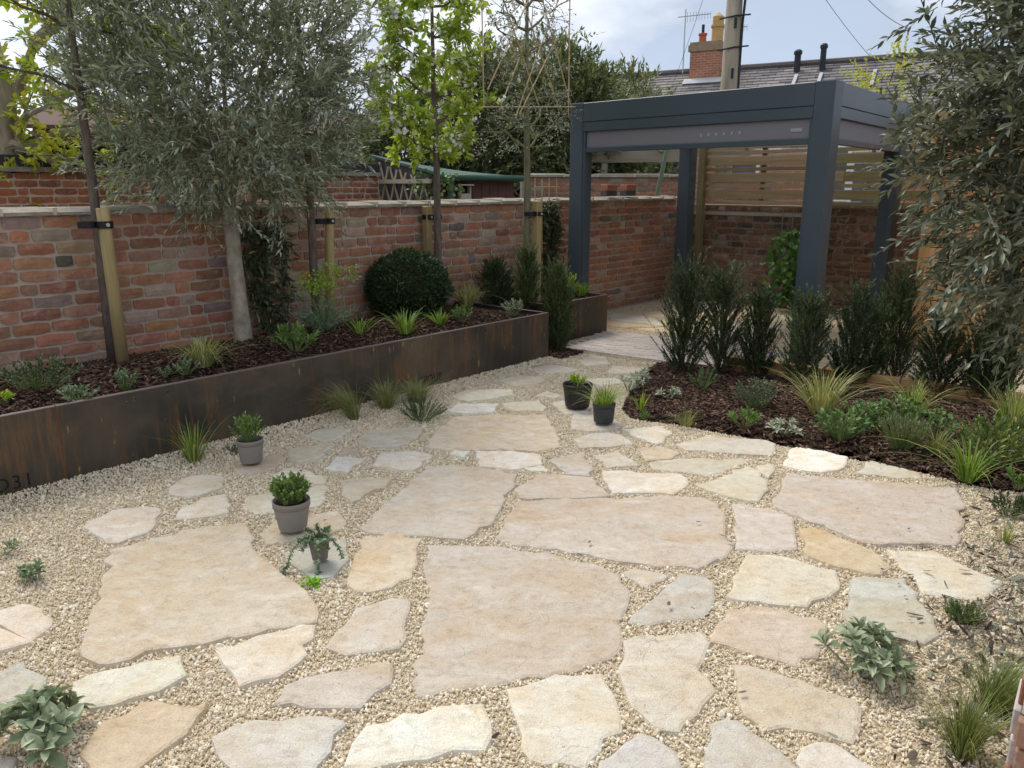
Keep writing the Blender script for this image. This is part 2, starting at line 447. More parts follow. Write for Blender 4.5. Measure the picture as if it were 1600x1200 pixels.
# gravel court, mulch bed and patio as sheets
PL1 = np.array((.335, 7.006))                                   # right-hand front corner of the long planter
def pl(s, n): return PL1 + WD * s + WN * n                      # along and out of the long planter's front
bed_px = [(1022, 572), (1003, 590), (985, 612), (972, 640), (985, 655), (1010, 660), (1050, 664), (1090, 671), (1140, 681), (1200, 694), (1270, 708), (1340, 721), (1400, 733), (1450, 743), (1500, 757), (1560, 768), (1640, 776)]
ED = np.array((3.302 - 2.193, 5.543 - 6.338)); ED /= np.linalg.norm(ED)
ED0 = np.array((2.193, 6.338))
def ed(s): return ED0 + ED * s
BED = [gp(*p)[:2] for p in bed_px] + [np.array((5.2, 3.6)), ed(3.2), ed(-1.02)]
BED = np.array(BED)
COURT = np.array([pl(-7.5, .0), pl(0, 0), pl(0.02, -.25), gp(882, 548)[:2], gp(921, 551)[:2], gp(1037, 570)[:2]] + [p for p in BED[:-2]] + [np.array((5.2, -1.5)), np.array((-8, -1.5))])
def sheet(name, poly, z, mat, kind='structure'):
    V = [(p[0], p[1], z) for p in poly]
    return link(name, mesh(name, V, [tuple(range(len(V)))], mat), kind=kind)
gravel_court = sheet('gravel_court', COURT, 0.0, M_GRAVELBASE)
# mulch bed: a gently heaped sheet
def heap_sheet(name, poly, z0, amp, mat, step=.09, edge=.18, rim=0.0):
    poly = np.asarray(poly); x0, y0 = poly.min(0) - step; x1, y1 = poly.max(0) + step
    nx, ny = int((x1 - x0) / step) + 1, int((y1 - y0) / step) + 1
    X, Y = np.meshgrid(x0 + np.arange(nx) * step, y0 + np.arange(ny) * step, indexing='ij')
    ins = inpoly(X.ravel(), Y.ravel(), poly).reshape(nx, ny)
    P = np.stack((X.ravel(), Y.ravel()), 1); dmin = np.full(len(P), 9.0)
    for i in range(len(poly)):
        a, b = poly[i], poly[(i + 1) % len(poly)]; ab = b - a
        t = np.clip(((P - a) @ ab) / (ab @ ab + 1e-9), 0, 1)
        dmin = np.minimum(dmin, np.linalg.norm(P - a - t[:, None] * ab, axis=1))
    k = np.clip(dmin / edge, 0, 1)
    Z = z0 + amp * k + .012 * np.sin(P[:, 0] * 5.3 + 1) * np.sin(P[:, 1] * 4.1) * k
    V = np.column_stack((P, Z)); 
    idx = np.arange(nx * ny).reshape(nx, ny)
    f = np.stack((idx[:-1, :-1], idx[1:, :-1], idx[1:, 1:], idx[:-1, 1:]), -1).reshape(-1, 4)
    keep = ins.ravel()[f].all(1)
    o = link(name, mesh(name, V, [f[keep]], mat, True), kind='structure')
    def zz(x, y):
        i = np.clip(np.rint((x - x0) / step).astype(int), 0, nx - 1); j = np.clip(np.rint((y - y0) / step).astype(int), 0, ny - 1)
        return Z.reshape(nx, ny)[i, j]
    return o, zz
mulch_bed, bed_z = heap_sheet('mulch_bed', BED, -.005, .045, M_MULCHBASE)
SOIL1 = np.array([pl(-7.4, -.01), pl(-.012, -.01), pl(-.012, -1.2), pl(-7.4, -1.2)])
SOILZ = .405
planter_bed, soil_z = heap_sheet('planter_bed', SOIL1, .385, .05, M_MULCHBASE, edge=.4)
MB3 = np.array([pl(.03, .08), gp(921, 551)[:2], gp(882, 548)[:2], pl(.8, -.5), pl(.8, -1.2), pl(.03, -1.2)])
sheet('mulch_patch', MB3, .008, M_MULCHBASE)

# ---------------------------------------------------------------- brick walls
MORTAR = (.48, .385, .315)
MB_O, MB_S = brickmat('brick', False, MORTAR), brickmat('brick_far', True, MORTAR)
MBD_O, MBD_S = brickmat('old_brick', False, (.34, .29, .24), .75), brickmat('old_brick_far', True, (.34, .29, .24), .75)
M_MORTAR = plain('mortar', MORTAR, .95, .22, 30, .6)
M_MORTAR_OLD = plain('mortar_old', (.25, .20, .16), .95, .3, 12, .6)
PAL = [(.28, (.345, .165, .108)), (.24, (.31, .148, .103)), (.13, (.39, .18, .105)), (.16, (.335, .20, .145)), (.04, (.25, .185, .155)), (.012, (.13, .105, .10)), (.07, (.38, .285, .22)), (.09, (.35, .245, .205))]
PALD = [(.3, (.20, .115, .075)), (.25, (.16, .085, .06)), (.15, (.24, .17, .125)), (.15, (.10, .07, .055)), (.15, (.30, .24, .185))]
PALO = [(.4, (.42, .17, .09)), (.3, (.36, .13, .07)), (.2, (.45, .23, .13)), (.1, (.26, .12, .08))]
def brick_templates(rng, n=6):
    out = []
    for k in range(n):
        V = []
        for j in range(3):
            for i in range(4):
                ex = (.012 if i in (0, 3) else 0) ; ez = (.05 if j in (0, 2) else 0)
                x = i / 3 + rng.normal(0, .014) ; z = j / 2 + rng.normal(0, .045)
                y = rng.normal(0, .05) + (.16 if (i in (0, 3) or j in (0, 2)) else -.02)
                x = min(max(x, -.012), 1.012); z = min(max(z, -.06), 1.06)
                if i in (0, 3) and j in (0, 2): x += (.02 if i == 0 else -.02); z += (.07 if j == 0 else -.07)
                V.append((x, y, z))
        F = [(j * 4 + i, j * 4 + i + 1, (j + 1) * 4 + i + 1, (j + 1) * 4 + i) for j in range(2) for i in range(3)]
        ring = [0, 1, 2, 3, 7, 11, 10, 9, 8, 4]
        for q in ring: x, y, z = V[q]; V.append((x, 2.6, z))
        for a in range(10): F.append((ring[(a + 1) % 10], ring[a], 12 + a, 12 + (a + 1) % 10))
        out.append((np.array(V), F))
    return out
BT = brick_templates(np.random.default_rng(3))
BMESH = {}
def bricks(parent, x0, x1, z0, z1, ch, rng, pal, mO, mS, nparts, base, rot, blen=.236, joint=.0155, name='brick', skip=None, hdr=.28, zrag=.0):
    cs, sn = math.cos(rot), math.sin(rot)
    items = []
    w = np.array([p[0] for p in pal]); w /= w.sum()
    nrow = int(round((z1 - z0) / ch))
    for r in range(nrow):
        z = z1 - (r + 1) * ch
        x = x0 - rng.uniform(0, blen)
        while x < x1:
            Lb = blen * rng.uniform(.94, 1.05) if rng.random() > hdr else blen * .47 * rng.uniform(.95, 1.08)
            a, b = max(x, x0), min(x + Lb, x1)
            if b - a > .04 and not (skip and skip((a + b) / 2, z + ch / 2)):
                c = np.array(pal[rng.choice(len(pal), p=w)][1]) * rng.uniform(.82, 1.18) * (1 + rng.normal(0, .05, 3))
                items.append((a, z + joint / 2 + rng.normal(0, .0015), b - a - joint, ch - joint + rng.normal(0, .0015), np.clip(c * (1.17, 1.25, 1.2), .02, .8), rng.integers(6)))
            x += Lb
    S = []
    for it in items:
        wx, wy, wz = base[0] + it[0] * cs, base[1] + it[0] * sn, base[2] + it[1]
        d = wy * _cp - (wz - EYE) * _sp
        ok = d > .3 and abs(wx / d) < .7 and abs((wy * _sp + (wz - EYE) * _cp) / d) < .52
        S.append(it[2] / d if ok else -1.0)
    order = np.argsort(-np.array(S)); part = set(order[:nparts].tolist())
    key = mO.name
    if key not in BMESH: BMESH[key] = [mesh(name, V, F, mO) for V, F in BT]
    mb = MB(); T = []
    for i, (x, z, Lb, H, c, k) in enumerate(items):
        if i in part:
            m4 = Matrix.LocRotScale(Vector((x, 0, z)), None, Vector((Lb, .028, H)))
            link(name, BMESH[key][k], parent, M=m4, color=c)
        else:
            V, F = BT[k]; mb.add(V * np.array((Lb, .028, H)) + np.array((x, 0, z)), F); T += [c] * len(F)
    if mb.n: link('brickwork', mesh('brickwork', np.concatenate(mb.V), mb.F, mS, False, np.array(T)), parent, kind='stuff')
M_COPING = Mat('coping_stone', .9, .2)
_f = M_COPING.noise(9, 6, .65); _g = M_COPING.noise(40, 5, .6)
_c = M_COPING.ramp(_f, (.3, (.20, .175, .14)), (.7, (.36, .325, .265)))
_c = M_COPING.mix(M_COPING.ramp(_g, (.5, 0.0), (.75, .5)), _c, (.11, .105, .075))
M_COPING.col(_c); M_COPING.bump(_g, .6, .01); M_COPING = M_COPING.m
M_POINTING = plain('pointing', (.55, .49, .38), .95, .15, 40, .4)

ROTW = math.atan2(WD[1], WD[0])
wall = thing('brick_wall', 'red brick garden wall with stone tile coping behind the steel planters', 'wall', (*CORNER, 0), ROTW)
mb = MB(); mb.box((-6.1, .1215, .685), (12.2, .215, 1.37)); mb.make('mortar_core', M_MORTAR, wall)
bricks(wall, -12.2, 0, 0.026, 1.37, .084, np.random.default_rng(11), PAL, MB_O, MB_S, 300, (*CORNER, 0), ROTW)
def coping(parent, x0, x1, z, ln, dpt, th, rng, over=.035, name='coping_stone'):
    x = x0
    while x < x1:
        L_ = min(ln * rng.uniform(.95, 1.05), x1 - x)
        m = MB(); hz = rng.normal(0, .004)
        y0, y1 = -over + rng.normal(0, .006), dpt
        V = [(0, y0, 0), (L_ - .014, y0 + rng.normal(0, .004), 0), (L_ - .014, y1, 0), (0, y1, 0),
             (0.002, y0 + .004, th - .012 + hz), (L_ - .018, y0 + .004, th - .012 + hz), (L_ - .014, y0 + .10, th + .006 + hz), (0, y0 + .10, th + .006 + hz), (L_ - .014, y1, th + .016 + hz), (0, y1, th + .016 + hz)]
        m.add(V, [(0, 3, 2, 1), (0, 1, 5, 4), (4, 5, 6, 7), (7, 6, 8, 9), (1, 2, 8, 6, 5), (0, 4, 7, 9, 3), (3, 9, 8, 2)])
        o = m.make(name, M_COPING, parent, loc=(x, 0, z))
        m = MB(); m.box((L_ - .007, (y0 + y1) / 2 - .004, th / 2 + .006), (.026, y1 - y0 - .004, th + .012)); m.make('mortar_joint', M_POINTING, o)
        x += L_
coping(wall, -12.2, .02, 1.371, .325, .25, .034, np.random.default_rng(5))

ROTB = math.atan2(BD[1], BD[0])
bwall = thing('brick_wall', 'old dark brick wall under the slatted screen at the back of the pergola', 'wall', (*CORNER, 0), ROTB)
mb = MB(); mb.box((3.0, .12, .655), (6.0, .22, 1.31)); mb.make('mortar_core', M_MORTAR_OLD, bwall)
rngb = np.random.default_rng(12)
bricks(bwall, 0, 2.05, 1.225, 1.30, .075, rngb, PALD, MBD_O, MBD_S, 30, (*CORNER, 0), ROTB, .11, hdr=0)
mb = MB(); mb.box((1.02, -.004, 1.20), (2.04, .03, .04)); mb.make('mortar_band', plain('lime_band', (.42, .37, .31), .95, .2, 9, .4), bwall)
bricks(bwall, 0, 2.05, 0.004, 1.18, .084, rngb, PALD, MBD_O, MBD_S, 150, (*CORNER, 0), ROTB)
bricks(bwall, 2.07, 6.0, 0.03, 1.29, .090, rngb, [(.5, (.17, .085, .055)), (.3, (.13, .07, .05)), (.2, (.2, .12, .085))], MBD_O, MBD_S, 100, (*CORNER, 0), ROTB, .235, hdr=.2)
coping(bwall, 2.07, 6.0, 1.30, .34, .26, .05, rngb)

# ---------------------------------------------------------------- steel planters
def corten():
    m = Mat('weathering_steel', .55, .4)
    v = m.vec((1, 1, 1)); st = m.vec((14, 14, .9))
    blot = m.noise(2.2, 6, .6, v, .4); strk = m.noise(1.6, 5, .6, st); fine = m.noise(5.0, 5, .7, m.vec((30, 30, 3)))
    c = m.ramp(blot, (.30, (.022, .020, .018)), (.48, (.052, .041, .030)), (.68, (.115, .083, .050)))
    rs = m.mix(m.ramp(strk, (.43, 1.0), (.52, 0.0)), 0.0, m.ramp(m.noise(1.7, 4, .55, v), (.44, 0.0), (.60, 1.0)))
    c = m.mix(m.ramp(rs, (.05, 0.0), (1.0, .62)), c, m.ramp(fine, (.3, (.085, .040, .016)), (.75, (.23, .115, .036))))
    spots = m.noise(1.0, 2, .5, m.vec((38, 38, 9)))
    c = m.mix(m.ramp(spots, (.69, 0.0), (.74, .75)), c, (.38, .20, .055))
    c = m.mix(m.ramp(m.noise(1.0, 4, .6, m.vec((25, 25, 2))), (.60, 0.0), (.85, .25)), c, (.16, .15, .14))
    m.col(c); m.rough(blot, .42, .7); m.bump(fine, .15, .003); return m.m
M_CORTEN = corten()
M_RIM = plain('steel_rim', (.16, .125, .11), .5, .3, 30, .1)
M_RUST = plain('rust_seam', (.22, .075, .022), .8, .4, 40, .3)
M_STENCIL = plain('stencil_paint', (.011, .010, .010), .7, .1)
def planter(label, origin, x0, depth, h, seams, writing=()):
    """origin: right-hand front corner on the ground; local x runs along the wall direction"""
    t = thing('steel_planter', label, 'planter', (*origin, 0), ROTW)
    xs = [x0] + seams + [0.0]
    for a, b in zip(xs[:-1], xs[1:]):
        m = MB(); m.box(((a + b) / 2, .004, h / 2 - .02), (b - a - .005, .008, h + .04 - .001))
        bevel(m.make('steel_panel', M_CORTEN, t), .002, 1)
        m = MB(); m.box(((a + b) / 2, .016, h + .0025), (b - a - .005, .032, .005)); m.make('rim', M_RIM, t)
    for a in seams:
        m = MB(); m.box((a, .0075, h / 2 - .02), (.014, .008, h + .035)); m.make('welded_seam', M_RUST, t)
    for a in (x0 + .004, -.004):
        m = MB(); m.box((a, depth / 2 + .008, h / 2 - .02), (.008, depth - .02, h + .04)); m.make('end_panel', M_CORTEN, t)
        m = MB(); m.box((a + (-.010 if a > x0 + .01 else .010), depth / 2 + .03, h + .0025), (.028, depth - .06, .005)); m.make('rim', M_RIM, t)
    for txt, x, z, sz, sq in writing:
        cu = bpy.data.curves.new('stencil', 'FONT'); cu.body = txt; cu.size = sz; cu.resolution_u = 3; cu.space_character = 1.15
        cu.extrude = .0006
        tmp = bpy.data.objects.new('stencil', cu); COL.objects.link(tmp)
        dg = bpy.context.evaluated_depsgraph_get()
        me = bpy.data.meshes.new_from_object(tmp.evaluated_get(dg)); me.materials.clear(); me.materials.append(M_STENCIL)
        bpy.data.objects.remove(tmp)
        o = link('stencil_lettering', me, t); o.location = (x, -.0012, z); o.rotation_euler = (math.pi / 2, 0, 0); o.scale = (sq, 1, 1)
    return t
planter('long low planter of dark rusty steel panels running along the brick wall', PL1, -7.5, 1.2, .438, [-5.6, -4.115, -2.54, -1.02],
        [('SPO31', -4.56, .055, .105, .9), ('SPO', -2.46, .06, .10, .9), ('SPOUP', -1.58, .075, .085, .8)])
PL2 = gp(948, 521)[:2]
planter('short rust brown steel planter beside the pergola post', PL2, -1.0, .85, .42, [])
def p2(s, n): return PL2 + WD * s + WN * n
sheet('planter_bed', [p2(-.99, -.01), p2(-.01, -.01), p2(-.01, -.83), p2(-.99, -.83)], .395, M_MULCHBASE)

# ---------------------------------------------------------------- pergola
M_ALU = plain('slate_blue_metal', (.054, .073, .087), .42, .14, 2.2, .0, .45)
M_ALU_DK = plain('dark_metal', (.02, .025, .033), .5, .1, 5)
M_SCREEN = plain('screen_fabric', (.20, .195, .215), .8, .06, 60, .1)
FR = gp(1265, 576, .02)[:2]                                        # right front post, on the ground
fdir = np.array((-math.sin(R(46)), math.cos(R(46))))             # along the front, to the left and away
ddir = np.array((.629, .777)); ddir /= np.linalg.norm(ddir)      # towards the back
PH, FB, SB = 2.372, 2.09, 1.885
FL = onplane(890, 300, FR, fdir)[:2]
BL = FL + ddir * 2.60
BR = FR + ddir * 2.40
perg = thing('pergola', 'blue grey metal pergola with flat louvred roof and half lowered fabric screens', 'pergola', (*FR, .02), 0)
pb = np.array((*FR, .02))
def rel(p, z): return np.array((p[0], p[1], z)) - pb
def rotz(d): return math.atan2(d[1], d[0])
PS = .165
rf = rotz(-fdir)
def post(c, name='post'):
    m = MB(); m.box(rel(c, (PH) / 2 + .01), (PS, PS, PH - .02), rf)
    o = bevel(m.make(name, M_ALU, perg), .006, 2); return o
ctr = {}
for k, c, sx, sy in (('fr', FR, -1, 1), ('fl', FL, 1, 1), ('bl', BL, 1, -1), ('br', BR, -1, -1)):
    ctr[k] = c + (-fdir) * sx * PS * .5 + ddir * sy * PS * .5
    p_ = post(ctr[k])
    m = MB(); m.box(rel(ctr[k], .008), (PS + .07, PS + .07, .012), rf); m.make('base_plate', M_ALU_DK, p_, loc=(0, 0, 0))
def beam(a, b, name, z0, z1, th, mat, inset=0.0, off=0.0, parent=perg):
    a, b = np.asarray(a), np.asarray(b); d = (b - a) / np.linalg.norm(b - a); n_ = np.array((-d[1], d[0]))
    c = (a + b) / 2 + n_ * off; ln = np.linalg.norm(b - a) - inset * 2
    m = MB(); m.box(rel(c, (z0 + z1) / 2), (ln, th, z1 - z0), rotz(d))
    return bevel(m.make(name, mat, parent), .004, 1)
for a, b in (('fl', 'fr'), ('fr', 'br'), ('bl', 'br'), ('fl', 'bl')):
    A_, B_ = ctr[a], ctr[b]
    h = PS / 2
    out = 1 if (a, b) in (('bl', 'br'), ('fl', 'bl')) else -1
    beam(A_, B_, 'fascia_upper', FB + .095, PH - .004, PS - .006, M_ALU, h + .001)
    beam(A_, B_, 'fascia_lower', FB, FB + .092, PS - .010, M_ALU, h + .001)
    if (a, b) in (('fl', 'fr'), ('fr', 'br')):
        s_ = beam(A_, B_, 'roller_screen', SB + .05, FB - .002, .006, M_SCREEN, h + .03, out * .045)
        e_ = beam(A_, B_, 'bottom_bar', SB, SB + .05, .04, M_ALU, h + .028, out * .045)
        for q in (A_, B_):
            d_ = (B_ - A_) / np.linalg.norm(B_ - A_); n_ = np.array((-d_[1], d_[0]))
            sgn = 1 if q is A_ else -1
            c_ = q + d_ * sgn * (h + .014) + n_ * out * .045
            m = MB(); m.box(rel(c_, FB / 2 + .02), (.026, .05, FB - .05), rotz(d_)); m.make('screen_track', M_ALU, perg)
# two small stickers on the front screen
for k in range(6):
    f = .56 + k * .030
    q = ctr['fl'] * (1 - f) + ctr['fr'] * f + np.array((ddir[0], ddir[1])) * -.052
    m = MB(); m.box(rel(q, SB + .115 + k * .0012), (.022, .003, .026), rf); m.make('sticker', plain('sticker_white', (.33, .34, .36), .7, .1) if k == 0 else bpy.data.materials['sticker_white'], perg)
q = ctr['fl'] * .09 + ctr['fr'] * .91 + ddir * -.052
m = MB(); m.box(rel(q, SB + .12), (.10, .003, .03), rf); m.make('sticker', bpy.data.materials['sticker_white'], perg)
nl = 13
for k in range(nl):
    f = (k + .5) / nl
    a = ctr['fl'] * (1 - f) + ctr['bl'] * f; b = ctr['fr'] * (1 - f) + ctr['br'] * f
    d = (b - a) / np.linalg.norm(b - a); c = (a + b) / 2
    m = MB(); m.box(rel(c, PH - .09), (np.linalg.norm(b - a) - PS - .02, 2.5 / nl * .93, .03), rotz(d)); m.make('louvre', M_ALU, perg)

# ---------------------------------------------------------------- slatted timber screen on the back wall
M_SLAT = wood('weathered_softwood', (.33, .235, .13), (.52, .39, .24), 0)
M_SLATPOST = wood('treated_post', (.20, .155, .075), (.33, .26, .13), 2)
M_GREENSLAT = wood('greenish_softwood', (.25, .21, .09), (.43, .36, .18), 0)
scr = thing('slatted_screen', 'horizontal timber slat screen of wide and narrow boards above the back wall', 'screen', (*CORNER, 0), ROTB)
z = 1.325; k = 0
rngs = np.random.default_rng(21)
while z < 2.36:
    h = .044 if k % 2 == 0 else .112
    for (a, b, mt) in ((.10, 1.98 + rngs.uniform(-.3, .3), M_SLAT), (None, 2.05, M_SLAT), (2.10, 3.62, M_GREENSLAT)):
        if a is None: a = b0 + .004
        b0 = b
        m = MB(); m.box(((a + b) / 2, -.055 + rngs.normal(0, .002), z + h / 2), (b - a, .022, h)); bevel(m.make('slat', mt, scr), .003, 1)
    z += h + .026; k += 1
for x in (.42, 1.25, 2.075, 3.5):
    m = MB(); m.box((x, -.108, 1.16), (.085, .08, 2.32)) if x < .5 else m.box((x, -.022, 1.86), (.06, .04, .98)); m.make('post', M_SLATPOST, scr)

# ---------------------------------------------------------------- cedar shed on the right
M_CEDAR = wood('cedar_board', (.46, .235, .095), (.66, .385, .18), 0)
M_CEDAR_V = wood('cedar_trim', (.40, .19, .075), (.58, .31, .13), 2)
SH = gp(1420, 548)[:2]
shed = thing('cedar_shed', 'honey coloured cedar board shed behind the olive on the right', 'shed', (*SH, .02), ROTB)
rngc = np.random.default_rng(31)
z = 0.0
while z < 2.05:
    m = MB(); m.box((1.35, -.012 + rngc.normal(0, .0015), z + .048), (2.6, .02, .090)); bevel(m.make('cladding_board', M_CEDAR, shed), .004, 1)
    m = MB(); m.box((-.012, 1.05, z + .048), (.02, 2.0, .090)); bevel(m.make('cladding_board', M_CEDAR, shed), .004, 1)
    z += .098
m = MB(); m.box((1.34, 1.05, 1.03), (2.60, 2.06, 2.05)); m.make('wall_core', plain('shed_core', (.05, .03, .02), .9), shed)
for x, w in ((.03, .085), (.37, .075), (1.25, .075), (2.62, .085)):
    m = MB(); m.box((x, -.034, 1.03), (w, .022, 2.06)); bevel(m.make('corner_batten', M_CEDAR_V, shed), .004, 1)
m = MB(); m.box((.81, -.036, .98), (.8, .02, .085)); m.make('rail', M_CEDAR, shed)
m = MB(); m.box((1.35, 1.1, 2.1), (2.5, 1.9, .06)); m.make('roof', M_ALU_DK, shed)

# ---------------------------------------------------------------- patio: setts, crazy paving and timber edging
PATIO = np.array([gp(882, 549)[:2], gp(1037, 570)[:2], ed(-.9), ed(3.4), np.array((6.5, 5.0)), CORNER + BD * 5.6, CORNER + BD * .0, p2(0.0, -.83)])
def patio_base():
    return M_GRAVELBASE
sheet('patio', PATIO, .012, M_GRAVELBASE)
SETT = np.array([gp(884, 548)[:2], gp(1037, 569)[:2], ed(-.55) + np.array((0, .0)), ed(-.2) + ddir * .95, gp(1037, 531)[:2], gp(948, 522)[:2]])
M_SETT_S = Mat('sett_stone', .9, .15); M_SETT_S.col(M_SETT_S.mix(.35, M_SETT_S.attr('tint', True), M_SETT_S.noise(40, 5), 'OVERLAY')); M_SETT_S.bump(M_SETT_S.noise(120, 4), .5, .003); M_SETT_S = M_SETT_S.m
setts = sheet('sett_path', SETT, .018, plain('sett_joint', (.40, .34, .29), .95, .2, 50))
e1 = unit(gp(1037, 569)[:2] - gp(884, 548)[:2]); e2 = np.array((-e1[1], e1[0])); o0 = gp(884, 548)[:2]
mb = MB(); T = []; rp = np.random.default_rng(41)
for j in range(22):
    for i in range(-6, 22):
        c = o0 + e1 * (i * .155 + (j % 2) * .078) + e2 * (j * .062 + .03)
        if inpoly(np.array([c[0]]), np.array([c[1]]), SETT)[0]:
            mb.box((c[0], c[1], .021 + rp.normal(0, .0008)), (.151, .0585, .02), math.atan2(e1[1], e1[0])); T += [np.array((.50, .435, .385)) * rp.uniform(.9, 1.08)] * 6
link('setts', mesh('setts', np.concatenate(mb.V), mb.F, M_SETT_S, False, np.array(T)), setts, kind='stuff')
M_SLEEPER = wood('oak_sleeper', (.36, .19, .085), (.56, .34, .17), 0)
edge = thing('timber_edging', 'low orange timber board edging along the front of the patio', 'edging', (*ed(-.45), 0), math.atan2(ED[1], ED[0]))
for z0, dy in ((.030, 0.0), (.100, .012)):
    for a, b in ((0, 1.4), (1.41, 2.6), (2.61, 3.7)):
        m = MB(); m.box(((a + b) / 2, dy, z0), (b - a, .05, .066)); bevel(m.make('board', M_SLEEPER, edge), .005, 1)
# ================================================================ flagstones
def stone_mat():
    m = Mat('flagstone', .88, .2)
    base = m.oinfo('Color'); r = m.oinfo('Random')
    pos = m.n('ShaderNodeNewGeometry').outputs['Position']
    off = m.n('ShaderNodeVectorMath', operation='ADD'); cx = m.n('ShaderNodeCombineXYZ')
    mu = m.n('ShaderNodeMath', operation='MULTIPLY'); mu.inputs[1].default_value = 40
    m.l(r, mu.inputs[0]); m.l(mu.outputs[0], cx.inputs[2]); m.l(pos, off.inputs[0]); m.l(cx.outputs[0], off.inputs[1])
    def mp_(sc, rz=0.0):
        q = m.n('ShaderNodeMapping'); q.inputs['Scale'].default_value = sc; q.inputs['Rotation'].default_value = (0, 0, rz); m.l(off.outputs[0], q.inputs['Vector']); return q.outputs[0]
    big = m.noise(3.2, 5, .6, mp_((1, 1, 1)), .8)
    strk = m.noise(5.0, 6, .65, mp_((1, 1.9, 1), .5), 1.0)
    mid = m.noise(20, 8, .78, mp_((1, 1.25, 1), .4), .4)
    fine = m.noise(170, 3, .6, mp_((1, 1, 1)))
    c = m.mix(m.ramp(big, (.40, 0.0), (.66, .75)), base, m.mix(1.0, base, (.96, .83, .66), 'MULTIPLY'))
    c = m.mix(m.ramp(strk, (.52, 0.0), (.66, .6)), c, m.mix(1.0, base, (1.16, 1.20, 1.24), 'MULTIPLY'))
    c = m.mix(m.ramp(strk, (.32, .5), (.44, 0.0)), c, m.mix(1.0, base, (.84, .71, .56), 'MULTIPLY'))
    c = m.mix(m.ramp(mid, (.36, .6), (.49, 0.0)), c, m.mix(1.0, c, (.72, .66, .60), 'MULTIPLY'))
    c = m.mix(m.ramp(mid, (.52, 0.0), (.66, .6)), c, m.mix(1.0, c, (1.2, 1.18, 1.14), 'MULTIPLY'))
    c = m.mix(m.ramp(fine, (.36, .4), (.5, 0.0)), c, m.mix(1.0, c, (.7, .66, .6), 'MULTIPLY'))
    pit = m.noise(55, 2, .5, mp_((1, 1, 1)))
    c = m.mix(m.ramp(pit, (.24, .6), (.29, 0.0)), c, m.mix(1.0, c, (.5, .45, .4), 'MULTIPLY'))
    m.col(c)
    step = m.ramp(m.noise(2.3, 7, .55, mp_((1, 1.4, 1), .3), .5), (.50, 0.0), (.512, 1.0))
    step2 = m.ramp(m.noise(4.1, 7, .55, mp_((1.3, 1, 1), 1.1), .5), (.585, 0.0), (.595, 1.0))
    st_ = m.mix(.5, step, step2)
    h = m.mix(.24, m.mix(.5, m.mix(.35, strk, mid), fine), st_)
    m.bump(h, .9, .016); return m.m
M_STONE = stone_mat()
W_, G_, T_, K_, Y_, C_ = (.70, .665, .585), (.52, .495, .43), (.575, .475, .36), (.535, .445, .365), (.60, .47, .28), (.635, .575, .465)
